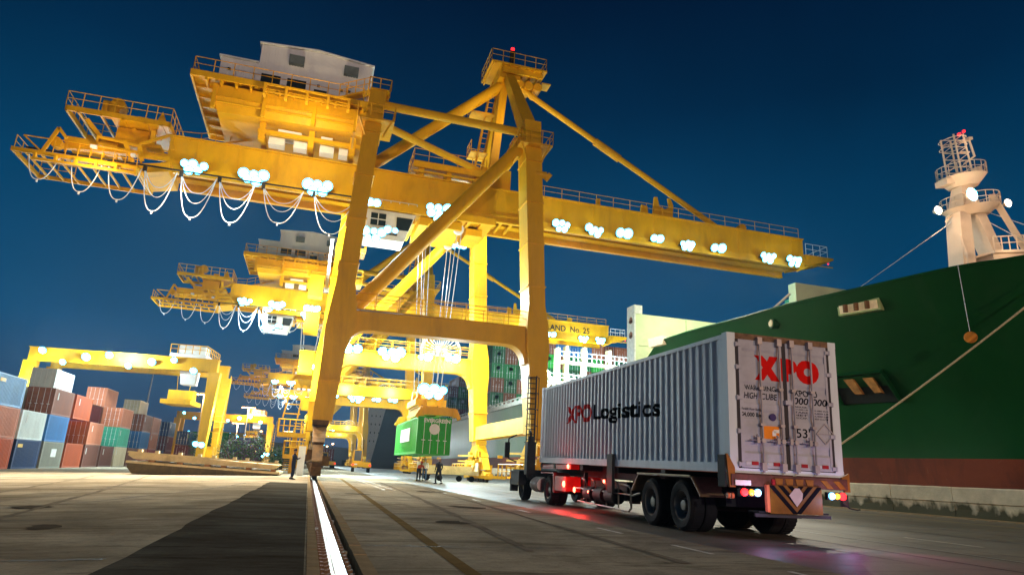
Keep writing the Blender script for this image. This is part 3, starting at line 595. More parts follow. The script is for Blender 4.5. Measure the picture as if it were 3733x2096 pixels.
    # landside balconies on the inner leg face (stair landings)
    for z in (17.2, 20.3, 23):
        b = MB(); b.box(1.9, 3.1, 7.6, 9.8, z, z+.12); b.box(2.6, 3.1, 8, 9.4, z+.1, z+.6); b.rail([(1.9, 7.6, z+.12), (3.1, 7.6, z+.12), (3.1, 9.8, z+.12)], 1.2, .6, .045); part(b, 'stair_landing', yel2)
    # leg ladder with hoops on the waterside near leg and lower access stairs on the landside far leg
    b = MB()
    for dx in (-.3, .3): b.tube((14.6+dx, -9.8, 1.6), (14.6+dx, -9.8, 7.6), .04, 4)
    for i in range(17): b.tube((14.3, -9.8, 1.8+i*.35), (14.9, -9.8, 1.8+i*.35), .03, 4)
    for i in range(5):
        z = 3.0+i*1.1
        pts = [(14.6+.42*math.cos(a), -9.8-.75*math.sin(a), z) for a in [math.pi*j/6 for j in range(7)]]; b.path(pts, .03, 4)
    for k in range(3):
        a = math.pi*(k+1)/4; b.tube((14.6+.42*math.cos(a), -9.8-.75*math.sin(a), 3), (14.6+.42*math.cos(a), -9.8-.75*math.sin(a), 7.4), .025, 4)
    part(b, 'caged_ladder', darkm)
    b = MB()
    for (z, xa, xb) in ((3.0, -2.6, -.2), (1.2, -1.9, -.2)):
        b.box(xa, xb, 7.0, 9.4, z, z+.35); b.rail([(xa, 7.0, z+.35), (xb, 7.0, z+.35)], 1.1, .5, .05); b.rail([(xa, 9.4, z+.35), (xa, 7.0, z+.35)], 1.1, .6, .05)
    b.beam((-2.3, 7.2, 4.6), (-2.0, 7.2, 6.6), .12, .12); b.beam((-1.1, 7.2, 4.6), (-.9, 7.2, 6.6), .12, .12)
    for z in (4.9, 5.7, 6.5): b.box(-2.3, -.9, 7.15, 7.25, z, z+.1)
    for i in range(7): b.box(-1.8, -.7, 7.0+i*.32, 7.3+i*.32, .2+i*.17, .25+i*.17)
    b.box(-1.3, -.9, 7.4, 8.6, .0, 3.0)
    part(b, 'access_stairs', yel2)
    for z in (12.2, 15.6, 8.6):   # yellow cabinets beside the far landside leg
        part(MB().box(-1.6, -.35, 7.5, 8.9, z, z+1.9).box(-1.65, -.3, 7.45, 8.95, z+1.9, z+1.98), 'leg_cabinet', yel)
    part(MB().box(-.2, .1, 9.7, 10.2, 17, 22), 'cable_tray', white)
    # ---- cable reel on the waterside far portal beam
    b = MB(); c = Vector((11.4, 9.6, 11.9))
    for i in range(32):
        a = 2*math.pi*i/32; d = Vector((math.cos(a), 0, math.sin(a))); b.tube(c+d*.5, c+d*2.0, .035, 4)
    for rr in (2.0, 1.85):
        pts = [c+Vector((rr*math.cos(2*math.pi*i/40), 0, rr*math.sin(2*math.pi*i/40))) for i in range(41)]; b.path(pts, .05, 5)
    cr_ = part(b, 'cable_reel', white); part(MB().box(10.9, 11.9, 9.3, 9.9, 11.4, 12.4), 'reel_hub', white, cr_)
    # ---- festoon cables
    b0 = [(-21.6, -19.7, 1.8), (-18.9, -16.9, 2.4), (-16.5, -14.3, 2.7), (-14.1, -11.9, 3.3), (-11.6, -9.1, 3.4), (-8.9, -6.3, 3.4), (-5.7, -2.7, 2.9), (-1.9, 1.4, 3.2)]
    for k, (xa, xb, dep) in enumerate(b0):
        b = MB(); z0 = 21.6 if k > 2 else 21.3+.1*k
        for j, dd in enumerate((dep, dep*.66, dep*.42) if k > 2 else (dep,)):
            pts = []
            for i in range(17):
                t = i/16; s = 2*t-1; pts.append((xa+(xb-xa)*(t if j else (t**1.0))+.10*math.sin(math.pi*t)*(-1 if j == 0 else 0), -2.35+.03*j, z0-dd*(1-abs(s)**(2.6 if j == 0 else 2.2))))
            b.path(pts, .036 if j == 0 else .028, 5)
        b.tube(((xa+xb)/2-.1, -2.35, z0-dep-.2), ((xa+xb)/2-.1, -2.35, z0-dep+.02), .07, 6)
        part(b, 'festoon_cable', cablem)
    b = MB()
    for k, (xa, xb, dep) in enumerate(b0): b.box(xa-.12, xa+.12, -2.45, -2.2, 21.35, 21.8)
    b.box(-21.9, 2, -2.4, -2.3, 21.75, 21.86); part(b, 'festoon_track', darkm)
    # ---- floodlights
    LP = [(-10.9, 22.3, 1.9, 3), (-6.6, 22.25, 2.2, 3), (-1.7, 22.2, 2.2, 3), (19.2, 22.15, 1.7, 3), (22.4, 22.15, 1.7, 3), (25.3, 22.15, 1.5, 2), (28.6, 22.15, 1.4, 2), (31.8, 22.15, 1.6, 3), (35.1, 22.15, 1.5, 2), (40.6, 22.2, 1.7, 3), (43.6, 22.2, 1.7, 3)]
    for x, z, w, n in LP:
        h = MB(); l = MB(); lampbank(h, l, x, -2.05, z, n, w); fl = part(h, 'floodlight', darkm); l.build('lens', [lens, lens_core], fl)
    for x, z, y, w, n in ((11.9, 22.3, 6.9, 2.2, 4), (12.6, 23.3, 6.9, .8, 1), (2.9, 10.9, 7.6, 1.8, 2), (6.4, 10.9, 7.6, 2.4, 3), (9.6, 10.8, 7.6, 1.3, 2), (12.2, 10.9, 7.6, 1.5, 2), (8.2, 21.9, -1.9, 2.2, 3), (3.0, 22.3, 7.4, 1.6, 2)):
        h = MB(); l = MB(); lampbank(h, l, x, y, z, n, w); fl = part(h, 'floodlight', darkm); l.build('lens', [lens, lens_core], fl)
    def shift(o, on=False):
        on = on or o.name.split('.')[0] in ('rear_upper_platform', 'rear_upper_railing', 'hoist_motor', 'stepped_frame', 'rear_lower_platform', 'rear_lower_railing', 'small_lamp_housings')
        if on and o.type == 'MESH':
            for v in o.data.vertices:
                if v.co.x < -13.5 and o.name.startswith('rear_l') or not o.name.startswith('rear_l'): v.co.x += .75*(1 if v.co.x < -15 else .5); v.co.z -= .45
        for c in o.children: shift(c, on)
    shift(T); return T
crane = make_crane()
# lights of the nearest crane
for x in (-10.9, -6.6, -1.7): lamp('SPOT', (x, 54.5-3.2, 21.9), 140000, col=(1, .84, .62), aim=(x-4, 43, 0), angle=92, blend=.9, size=.5)
for x in (19.2, 25.3, 31.8, 43): lamp('SPOT', (x, 54.5-2.9, 21.5), 30000, aim=(x, 54.5-2, 0), angle=110, blend=.9, size=.5)
for x in (3.0, 6.4, 9.6, 12.4): lamp('SPOT', (x, 54.5+6.6, 10.6), 34000, aim=(x, 54.5+1, 0), angle=140, blend=.8, size=.5)
lamp('SPOT', (11.9, 54.5+6.0, 21.9), 100000, aim=(8, 54, 0), angle=96, blend=.8, size=.6)
lamp('SPOT', (8.2, 54.5-2.9, 21.2), 26000, aim=(8, 54, 0), angle=110, blend=.8, size=.5)
for x, z, w, n in [(-10.9, 22.3, 0, 0), (-6.6, 22.3, 0, 0), (-1.7, 22.3, 0, 0)]: lamp('POINT', (x, 54.5-3.1, z-.3), 350, size=.4)
for x in (19.2, 22.4, 25.3, 28.6, 31.8, 35.1, 40.6, 43.6): lamp('POINT', (x, 54.5-3.1, 21.9), 300, size=.4); lamp('SPOT', (x, 54.5-3.2, 21.9), 26000, col=(1, .87, .66), aim=(x*.65, 42, 0), angle=100, blend=1, size=.4)
for x, z in ((2.9, 10.8), (6.4, 10.8), (9.6, 10.8), (12.2, 10.8)): lamp('POINT', (x, 54.5+6.2, z), 4200, size=.4)
lamp('POINT', (11.9, 54.5+5.5, 22.4), 9000, size=.4); lamp('POINT', (3.6, 54.5+5.8, 21.6), 5000, size=.4)
for z in (7.5, 13.5, 20): lamp('SPOT', (-4.5, 54.5+5.6, z), 90000, aim=(.4, 62.6, z+1.5), angle=75, blend=1, size=.4)
lamp('POINT', (12.4, 54.5-5.5, 14), 7000, size=.4); lamp('POINT', (11.5, 54.5+3.5, 8.2), 7000, size=.4)
lamp('POINT', (-3, 54.5-8.2, 24.5), 4200, col=(1, .82, .5), size=.5)      # under the machine house
lamp('POINT', (5.5, 54.5+1, 18.2), 3800, size=.4)
lamp('POINT', (14, 54.5-3.6, 31.5), 1600, col=(1, .75, .42), size=.3)
lamp('POINT', (-17, 54.5-4.0, 21.0), 1500, col=(1, .75, .42), size=.3)

# the further cranes
for i, (Y, lab) in enumerate(((101, 'second yellow ship-to-shore crane, behind the nearest one, with THAILAND No. 25 lettered on its boom'), (203, 'third yellow ship-to-shore crane in the row, small, with lit festoon loops'), (248, 'fourth and farthest yellow ship-to-shore crane, smallest of the row'))):
    c = copy_tree(crane, skip=('machine_house_ribs',)); c.location = (0, Y, 0); c['label'] = lab
    for x, p in ((-9, 40000), (7, 60000), (12.5, 60000), (26, 30000), (40, 26000)):
        lamp('SPOT', (x, Y-3.0, 21.4), p*(1 if i == 0 else .8), aim=(x, Y-9, 0), angle=150, blend=.8, size=.6)
    for x in (-9, -3, 6, 12, 22, 30, 40): lamp('POINT', (x, Y-4.2, 21.9), 2500, size=.5)
    for x in (4, 10): lamp('POINT', (x, Y-10.5, 10.6), 5000, size=.5)
    lamp('POINT', (-2.6, Y+6, 14), 12000, size=.5)
    lamp('SPOT', (7, Y+6.3, 10.4), 50000, aim=(7, Y-8, 0), angle=150, blend=.8, size=.6)
    lamp('POINT', (-3, Y-8, 25.0), 4200, col=(1, .82, .5), size=.5)
    if i == 0:
        q = text('THAILAND  No. 25', 1.35, darkm, c, (31.7, -1.56, 23.25), (R(90), 0, 0), 'boom_lettering', off=.02); q.scale.x = 10.2/q.dimensions.x
    if i == 1:
        text('PORT  AUTHORITY', 1.3, darkm, c, (19.0, -1.53, 23.1), (R(90), 0, 0), 'boom_lettering', off=.02)

# ---- trolley with operator cabin, ropes, headblock, hoisted box (each moves on its own)
def make_trolley(x, Y, lab, lab2, cabside=-1, zs=6.2, spl=12.0, sc=1):
    T = thing('trolley', lab, 'crane trolley', (x, Y, 0), group='crane trolleys')
    b = MB(); b.box(-5.2, 5.4, -3.0, 3.2, 21.2, 21.45)
    for i in range(9): b.box(-5.0+i*1.15, -4.7+i*1.15, -3, 3.2, 20.95, 21.2)
    b.box(-5.2, 5.4, -3.1, -2.9, 20.9, 21.5); b.box(-1.0, 2.6, -2.6, 2.6, 20.2, 20.9); b.box(-3.6, -1.3, -2.2, 2.4, 20.3, 20.9); b.box(3.2, 4.6, -1.5, 1.8, 20.3, 20.9); b.build('trolley_frame', yel, T)
    b = MB()
    for xx in (.2, 2.4):
        for yy in (-2.2, 2.0): b.tube((xx, yy-.15, 20.4), (xx, yy+.15, 20.4), .45, 14)
    b.build('rope_sheaves', white, T)
    # cabin: glazed box with raked front
    cab = MB(); x0, x1 = -5.6, -1.3
    cab.hexa([(x0+.2, -2.6, 18.5), (x1-.8, -2.6, 18.5), (x1-.8, -.2, 18.5), (x0+.2, -.2, 18.5)], [(x0, -2.7, 20.9), (x1, -2.7, 20.9), (x1, -.1, 20.9), (x0, -.1, 20.9)])
    cb = cab.build('operator_cabin', white, T, smooth=False)
    MB().hexa([(x1-1.5, -2.68, 19.45), (x1-.52, -2.68, 19.45), (x1-.52, -2.6, 19.45), (x1-1.5, -2.6, 19.45)], [(x1-1.55, -2.74, 20.5), (x1-.22, -2.74, 20.5), (x1-.22, -2.65, 20.5), (x1-1.55, -2.65, 20.5)]).build('cabin_window', glass, cb)
    MB().box(x0+.7, x0+1.9, -2.76, -2.63, 19.6, 20.6).build('cabin_window', glass, cb)
    MB().box(x0+.6, x0+2.0, -2.8, -2.74, 20.05, 20.12).box(x0+1.25, x0+1.32, -2.8, -2.74, 19.6, 20.6).build('window_bars', white, cb)
    MB().rail([(x0, -2.9, 20.95), (x1, -2.9, 20.95)], .8, .7).build('cabin_railing', white, T)
    h = MB(); l = MB(); lampbank(h, l, -4.6, -3.1, 18.6, 3, 1.8); lampbank(h, l, -3.2, -3.1, 18.9, 2, 1.0); lampbank(h, l, -4.9, -3.1, 21.1, 2, 1.1); lampbank(h, l, .8, -3.3, 20.9, 4, 2.4); fl = h.build('floodlight', darkm, T); l.build('lens', [lens, lens_core], fl)
    lamp('SPOT', (x-4, Y-3.9, 18.0), 12000*sc, aim=(x-3, Y-6, 0), angle=150, blend=.8, size=.5)
    H = thing('spreader', lab2, 'spreader', (x, Y, 0), group='container spreaders on their ropes')
    b = MB()
    for xx in (-.1, 2.5):
        for yy in (-2.2, 2.0):
            for q in (-.18, .18): b.tube((xx+q, yy, 20.3), (1.2+(xx-1.2)*.55+q, yy*.5, zs+2.0), .035, 4)
    b.build('hoist_ropes', ropem, H)
    b = MB(); b.box(.0, 2.4, -2.4, 2.4, zs+1.1, zs+1.6); b.hexa([(.3, -1.6, zs+1.6), (2.1, -1.6, zs+1.6), (2.1, 1.6, zs+1.6), (.3, 1.6, zs+1.6)], [(.6, -.9, zs+2.4), (1.8, -.9, zs+2.4), (1.8, .9, zs+2.4), (.6, .9, zs+2.4)])
    for yy in (-1.4, 1.2):
        for xx in (.2, 2.0): b.tube((xx, yy, zs+2.0), (xx+.3, yy, zs+2.0), .45, 12)
    b.box(.8, 1.6, -2.9, -2.4, zs+1.0, zs+1.9); b.build('headblock', yel, H)
    b = MB(); b.box(.3, 2.1, -3.2, 3.2, zs+.35, zs+.95); b.box(.55, .85, -6.05, 6.05, zs+.3, zs+.75); b.box(1.55, 1.85, -6.05, 6.05, zs+.3, zs+.75)
    for yy in (-6.1, 5.85): b.box(-.02, 2.42, yy, yy+.25, zs+.12, zs+.7)
    for yy in (-6.0, 6.0):
        for xx in (0, 2.4): b.box(xx-.15, xx+.15, yy-.2, yy+.2, zs+.02, zs+.5); b.beam((xx, yy, zs+.6), (xx+(.35 if xx > 1 else -.35), yy, zs-.1), .12, .3)
    for k in range(5): b.box(.2+k*.4, .4+k*.4, -2.6, 2.6, zs+.95, zs+1.1)
    b.build('spreader_frame', yel, H)
    h = MB(); l = MB(); lampbank(h, l, 1.2, -3.2, zs+2.0, 3, 2.2); h.build('spreader_lamps', darkm, H); l.build('lens', [lens, lens_core], H)
    lamp('POINT', (x+1.2, Y-4.4, zs+2.6), 420*sc, col=(1, .9, .7), size=.3)
    return T, H
make_trolley(7.6, 54.5, 'trolley with white operator cabin under the nearest crane boom', 'yellow spreader gripping the green container under the nearest crane', zs=4.55)
make_trolley(-2.6, 101, 'trolley and small white cabin under the second crane boom, left of the nearest crane leg', 'empty spreader hanging on ropes left of the nearest crane leg', zs=11.6)

# ================================================================ SHIPPING CONTAINERS
def corr_profile(L, y0=.16, per=.278, depth=.036):
    """offsets (y, d) along a side wall: d = 0 outer, d = depth inner"""
    n = int((L-2*y0)/per); s = (L-n*per)/2; P = [(y0*.5, 0)]
    for i in range(n):
        a = s+i*per; P += [(a+.0, 0), (a+.068, depth), (a+.139, depth), (a+.207, 0)]
    P.append((L-y0*.5, 0)); return P
def corr_d(y, P):
    for (a, da), (c, dc) in zip(P, P[1:]):
        if a <= y <= c: return da+(dc-da)*(y-a)/max(1e-6, c-a)
    return 0
def box_mesh(L, W_=2.44, H_=2.6):
    b = MB(); fr = .15
    for x in (0, W_-.16):
        for y in (0, L-.16): b.box(x, x+.16, y, y+.16, 0, H_)
    b.box(.16, W_-.16, 0, .12, 0, .14); b.box(.16, W_-.16, 0, .12, H_-.12, H_); b.box(.16, W_-.16, L-.12, L, 0, .14); b.box(.16, W_-.16, L-.12, L, H_-.12, H_)
    for x in (.012, W_-.10): b.box(x, x+.088, .16, L-.16, 0, .16); b.box(x, x+.088, .16, L-.16, H_-.11, H_-.01)
    P = corr_profile(L, .32)
    for side in (0, 1):
        X = (lambda d: .02+d) if side == 0 else (lambda d: W_-.02-d)
        vs = [(X(d), y, z) for y, d in P for z in (.16, H_-.11)]; b.add(vs, [(2*i, 2*i+1, 2*i+3, 2*i+2) for i in range(len(P)-1)])
    Q = corr_profile(W_, .3, .25)
    vs = [(x, L-.03-d, z) for x, d in Q for z in (.14, H_-.12)]; b.add(vs, [(2*i, 2*i+1, 2*i+3, 2*i+2) for i in range(len(Q)-1)])
    b.add([(.05, .05, H_-.03), (W_-.05, .05, H_-.03), (W_-.05, L-.05, H_-.03), (.05, L-.05, H_-.03)], [(0, 1, 2, 3)])
    b.add([(.05, .05, .05), (W_-.05, .05, .05), (W_-.05, L-.05, .05), (.05, L-.05, .05)], [(3, 2, 1, 0)])
    return b
def door_mesh(x0, x1, H_=2.6):
    b = MB(); b.box(x0, x1, .03, .07, .15, H_-.13)
    for k in range(4):
        z = .42+k*.52; b.hexa([(x0+.1, .03, z), (x1-.1, .03, z), (x1-.1, .03, z+.3), (x0+.1, .03, z+.3)], [(x0+.13, .0, z+.04), (x1-.13, .0, z+.04), (x1-.13, .0, z+.26), (x0+.13, .0, z+.26)])
    return b
def rods_mesh(x0, x1, H_=2.6):
    b = MB(); w = x1-x0
    for f in (.3, .78): b.tube((x0+w*f, -.035, .06), (x0+w*f, -.035, H_-.05), .02, 6); b.box(x0+w*f-.15, x0+w*f+.12, -.06, -.03, .95, 1.0)
    return b
def disc_at(r): return MB().prism([(1.22+r*math.cos(math.pi*k/9), -.075, 1.75+r*math.sin(math.pi*k/9)) for k in range(18)], (0, .02, 0))
protos = {}
def cmat(nm, c): return mat('container_paint_'+nm, c, .5, var=.12, scale=.9, dirt=.35, dcol=(c[0]*.5+.03, c[1]*.4+.02, c[2]*.35+.012), stretch=(1, 1, .5))
CC = {'orange': (.42, .070, .010), 'salmon': (.47, .155, .075), 'dark blue': (.007, .030, .11), 'blue': (.025, .14, .36), 'pale blue': (.14, .30, .55), 'white': (.62, .68, .66), 'grey': (.20, .20, .16), 'rust red': (.31, .055, .012), 'mauve brown': (.14, .05, .032), 'brown': (.14, .042, .014), 'cream': (.58, .50, .33), 'maroon': (.10, .018, .022), 'green': (.006, .13, .03), 'teal green': (.05, .36, .24), 'lime green': (.02, .36, .03), 'dark green': (.008, .07, .02), 'red': (.35, .03, .02), 'rust': (.22, .07, .035)}
def container(col, loc, label, L=6.06, rz=0, door=True, group=None, cat='container', H_=2.6):
    key = (L, H_)
    if key not in protos:
        r = link('shipping_container', None)
        box_mesh(L, 2.44, H_).build('body', cmat('brown', CC['brown']), r, smooth=False)
        for (a, c) in ((.17, 1.215), (1.225, 2.27)):
            d = door_mesh(a, c, H_).build('door', cmat('brown', CC['brown']), r, smooth=False); rods_mesh(a, c, H_).build('locking_rods', white, d, smooth=False)
        protos[key] = r; new = r
    else:
        new = copy_tree(protos[key])
    new.location = loc; new.rotation_euler = (0, 0, rz); new['label'] = label; new['category'] = cat
    if group: new['group'] = group
    m = cmat(col, CC[col])
    for ch in new.children:
        ch.material_slots[0].link = 'OBJECT'; ch.material_slots[0].material = m
    return new
# yard stack on the left: face towards the quay at X=-25
ORD = ['first', 'second', 'third', 'fourth', 'fifth', 'sixth', 'seventh', 'eighth', 'ninth', 'tenth', 'eleventh', 'twelfth', 'thirteenth']
TIER = {0: 'bottom', 1: 'second', 2: 'third', 3: 'fourth'}
yardc = {(0, 0): 'orange', (0, 1): 'dark blue', (0, 2): 'grey', (0, 3): 'rust red', (0, 4): 'mauve brown', (0, 5): 'mauve brown', (0, 6): 'cream', (0, 7): 'mauve brown', (0, 8): 'salmon', (0, 9): 'red', (0, 10): 'dark blue', (0, 11): 'maroon',
    (1, 0): 'salmon', (1, 1): 'white', (1, 2): 'blue', (1, 4): 'salmon', (1, 6): 'teal green', (1, 8): 'blue', (1, 9): 'salmon', (1, 11): 'maroon',
    (2, 0): 'pale blue', (2, 2): 'rust', (2, 3): 'orange', (2, 6): 'salmon', (2, 8): 'rust', (2, 9): 'salmon', (2, 11): 'dark blue'}
for (t, k), c in yardc.items():
    Y0 = 64.9+6.78*k+(.9 if k > 10 else 0)
    o = container(c, (-25-2.44, Y0+random.uniform(-.1, .1), -.85+2.62*t), '%s yard container, %s tier of the front row, %s column from the left' % (c, TIER[t], ORD[k]), group='containers stacked in the yard')
back = {(0, 3): 'brown', (1, 3): 'brown', (2, 4): 'dark blue', (2, 5): 'maroon', (3, 3): 'white', (3, 6): 'salmon', (1, 5): 'brown', (1, 7): 'dark blue', (0, 7): 'brown', (2, 7): 'rust', (1, 4): 'brown', (1, 2): 'salmon', (2, 1): 'white', (2, 2): 'cream', (2, 6): 'mauve brown', (2, 3): 'brown', (1, 6): 'dark green', (3, 9): 'cream'}
for (t, k), c in back.items():
    container(c, (-25-5.0, 64.9+6.78*k+.4, -.85+2.62*t), '%s yard container, %s tier of the back row, %s column from the left' % (c, TIER[t], ORD[k]), group='containers stacked in the yard')
# small lettering and stickers on a few
def sign(parent, x, y, z, w, h, m, rot=None, name='sticker'):
    MB().box(-.006, .006, 0, w, 0, h).build(name, m, parent, (x, y, z))
for ch in [o for o in COL.objects if o.name.startswith('shipping_container') and 'label' in o.keys() and 'back row' not in o['label']][:27]:
    if ch['label'].startswith(('dark blue yard container, bottom', 'pale blue')): sign(ch, 2.44, .5, 1.9, 1.1, .3, mat('sticker_yellow', (.7, .45, .08), .5))
    elif ch['label'].startswith('grey'): sign(ch, 2.44, 2.6, 1.1, 1.5, .8, mat('sticker_white', (.6, .6, .55), .5))
    elif random.random() < .6: sign(ch, 2.44, .6+random.random(), 1.5, .25, .7, mat('sticker_white', (.6, .6, .55), .5))

# hoisted green container
hc = container('lime green', (7.35, 48.4, 1.93), 'bright green container hanging from the spreader under the nearest crane', L=12.19, cat='container')
badge = disc_at(.38).build('round_badge', white, hc, smooth=False)
text('EVERGREEN', .36, white, hc, (.42, -.06, 2.22), (R(90), 0, 0), off=.012)
MB().box(-.03, -.005, 3.5, 8.6, .95, 1.95).build('side_placard', white, hc)

# containers on the ship
shipc = []
for k in range(12):
    x = 30.6+k*2.46
    pal = [['dark green', 'brown', 'green', 'dark green', 'brown', 'green'], ['brown', 'dark green', 'green', 'brown', 'dark green', 'maroon'], ['green', 'rust', 'dark green', 'green', 'rust', 'maroon'], ['brown', 'green', 'rust', 'green', 'rust', 'brown']][k % 4]
    for t in range(5):
        c = pal[t]
        if t == 4: c = ['green', 'brown', 'rust', 'rust', 'rust', 'blue', 'blue', 'blue', 'salmon', 'rust', 'salmon', 'rust'][k]
        if t == 3 and k in (4, 5, 8): c = ['lime green', 'rust', 'x', 'x', 'lime green'][k-4]
        o = container(c, (x, 118, 12.2+2.64*t), '%s ship container, forward bay, %s tier, %s column from the quay side' % (c, ['lowest', 'second', 'third', 'fourth', 'top'][t], ORD[k]), L=12.19, group='containers on the ship deck')
        if c in ('green', 'lime green', 'dark green'):
            disc_at(.36).build('round_badge', white, o, smooth=False)
for k in range(5):
    for t in range(4 if k else 3):
        c = [['green', 'dark green', 'maroon', 'green'], ['maroon', 'dark green', 'green', 'brown'], ['dark green', 'brown', 'maroon', 'green']][k % 3][t]
        o = container(c, (30.6+k*2.46, 158, 12.2+2.64*t), '%s ship container, after bay, %s tier, %s column from the quay side' % (c, ['lowest', 'second', 'third', 'fourth'][t], ORD[k]), L=12.19, group='containers on the ship deck')
        if c in ('green', 'dark green'): disc_at(.36).build('round_badge', white, o, smooth=False)

# ================================================================ THE BIG CONTAINER ON THE TRUCK
TR = thing('container_truck', 'dark container truck with chevron board, red rear lamps and two big rear axles', 'truck', (7.5, 11.06, 0), (0, 0, R(-2.2)))
BX = thing('long_container', 'white corrugated container on the truck with red and black lettering on its side', 'container', (7.5, 11.06, 1.19), (R(.9), 0, R(-2.2)))
L, Wd, Hh = 12.19, 2.44, 2.62
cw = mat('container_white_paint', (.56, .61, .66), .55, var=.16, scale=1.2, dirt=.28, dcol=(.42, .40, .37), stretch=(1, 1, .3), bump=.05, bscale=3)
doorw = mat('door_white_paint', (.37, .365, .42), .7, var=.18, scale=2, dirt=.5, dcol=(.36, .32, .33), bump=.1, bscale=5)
gask = mat('door_gasket', (.035, .03, .035), .7)
galv = mat('galvanised_rod', (.32, .30, .33), .45, metal=.4)
P = corr_profile(L, .3, .2785, .043)
for side, nm in ((0, 'side_wall'), (1, 'side_wall')):
    b = MB(); X = (lambda d: .03+d) if side == 0 else (lambda d: Wd-.03-d)
    vs = [(X(d), y, z) for y, d in P for z in (.17, Hh-.10)]; b.add(vs, [(2*i, 2*i+1, 2*i+3, 2*i+2) for i in range(len(P)-1)])
    b.build(nm, cw, BX, smooth=False)
    b = MB(); x = 0 if side == 0 else Wd-.10
    b.box(x, x+.10, .17, L-.17, 0.0, .17); b.build('bottom_rail', cw, BX, smooth=False)
    b = MB(); x = .015 if side == 0 else Wd-.075; b.box(x, x+.06, .17, L-.17, Hh-.10, Hh-.02); b.build('top_rail', cw, BX, smooth=False)
for x in (0, Wd-.17):
    for y in (0, L-.17):
        p = MB().box(x, x+.17, y, y+.17, .12, Hh-.12).build('corner_post', cw, BX, smooth=False)
        q = MB(); 
        for z in (0, Hh-.12): q.box(x-.004, x+.174, y-.004, y+.174, z, z+.12)
        q.build('corner_casting', cw, p, smooth=False)
Q = corr_profile(L, .3, .42, .02)
MB().add([(x, y, Hh-.05-d) for y, d in Q for x in (.05, Wd-.05)], [(2*i, 2*i+1, 2*i+3, 2*i+2) for i in range(len(Q)-1)]).build('roof', cw, BX, smooth=False)
MB().box(.17, Wd-.17, L-.08, L-.02, 0, Hh-.05).build('front_wall', cw, BX, smooth=False)
MB().box(.05, Wd-.05, .1, L-.1, .05, .15).build('floor', darkm, BX, smooth=False)
MB().box(.17, Wd-.17, -.0, .14, Hh-.115, Hh).build('door_header', mat('rusty_header', (.16, .09, .05), .7, var=.5, scale=8, dirt=.6, dcol=(.03, .02, .02)), BX, smooth=False)
MB().box(.17, Wd-.17, -.005, .14, 0, .085).build('door_sill', cw, BX, smooth=False)
MB().box(.17, Wd-.17, .06, .09, .08, Hh-.11).build('door_backing', gask, BX, smooth=False)
# door panels: profile in z with recessed ribs
prof = [(.13, 0), (.20, 0), (.23, -.0), (.36, 0), (.40, .022), (.50, .022), (.56, 0), (.99, 0), (1.03, .022), (1.12, .022), (1.18, 0), (1.27, 0), (1.31, .022), (1.38, .022), (1.44, 0), (1.54, 0), (1.58, .022), (1.64, .022), (1.70, 0), (2.16, 0), (2.20, .022), (2.28, .022), (2.33, 0), (2.48, 0)]
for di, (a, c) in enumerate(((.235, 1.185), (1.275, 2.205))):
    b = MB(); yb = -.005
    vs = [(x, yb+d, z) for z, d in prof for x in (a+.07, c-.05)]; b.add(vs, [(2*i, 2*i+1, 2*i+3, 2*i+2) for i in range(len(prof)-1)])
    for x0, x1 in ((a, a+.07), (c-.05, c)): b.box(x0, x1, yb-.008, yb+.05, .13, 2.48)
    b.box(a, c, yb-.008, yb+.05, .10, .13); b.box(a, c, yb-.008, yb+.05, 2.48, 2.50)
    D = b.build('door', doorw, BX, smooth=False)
    for rx in ((.66, 1.09) if di == 0 else (1.37, 1.79)):
        rb = MB(); rb.tube((rx, -.075, .02), (rx, -.075, 2.56), .019, 10)
        for z in (.06, 2.42): rb.box(rx-.05, rx+.05, -.10, -.01, z, z+.14)
        for z in (.62+.25, 1.55): rb.box(rx-.045, rx+.045, -.095, -.01, z, z+.05)
        r = rb.build('locking_rod', galv, D, smooth=True)
        hb = MB(); hx = -1 if rx < 1.2 or True else 1
        hb.tube((rx-.30, -.10, .60), (rx+.04, -.10, .60), .013, 6); hb.box(rx-.16, rx-.10, -.13, -.03, .55, .66); hb.box(rx-.05, rx+.03, -.12, -.05, .56, .64); hb.tube((rx-.13, -.11, .66), (rx-.16, -.11, .70), .02, 6); hb.build('door_handle', galv, D)
    hx = .17 if di == 0 else 2.19
    for z in (.12, .72, 1.34, 1.92, 2.36):
        MB().box(hx-.015, hx+.10, -.035, .0, z, z+.07).tube((hx+.005 if di == 0 else hx+.075, -.03, z-.01), (hx+.005 if di == 0 else hx+.075, -.03, z+.08), .018, 8).build('hinge', doorw, D)
    for tx_ in ((a+.14, a+.60) if di == 0 else (a+.16, a+.62)):
        MB().box(tx_+.07, tx_+.21, -.016, -.004, .15, .215).build('red_reflective_tape', mat('red_tape', (.30, .01, .02), .4), D)
        MB().box(tx_-.05, tx_+.06, -.014, -.004, .155, .21).build('pale_tape', mat('pale_tape', (.45, .45, .47), .4), D)
MB().box(1.19, 1.27, -.0, .04, .1, 2.5).build('centre_gasket', gask, BX, smooth=False)
MB().box(1.17, 1.30, -.10, -.01, 1.30, 1.38).build('lock_box', doorw, BX, smooth=False)
MB().box(.175, .23, -.002, .05, .1, 2.5).build('door_gasket_strip', gask, BX, smooth=False)
MB().box(2.21, 2.265, -.002, .05, .1, 2.5).build('door_gasket_strip', gask, BX, smooth=False)
redp = mat('lettering_red', (.55, .008, .006), .8, spec=.05, var=.12, scale=6); blk = mat('lettering_black', (.006, .006, .008), .9, spec=0, var=.3, scale=6)
orangep = mat('sticker_orange', (.75, .22, .01), .5)
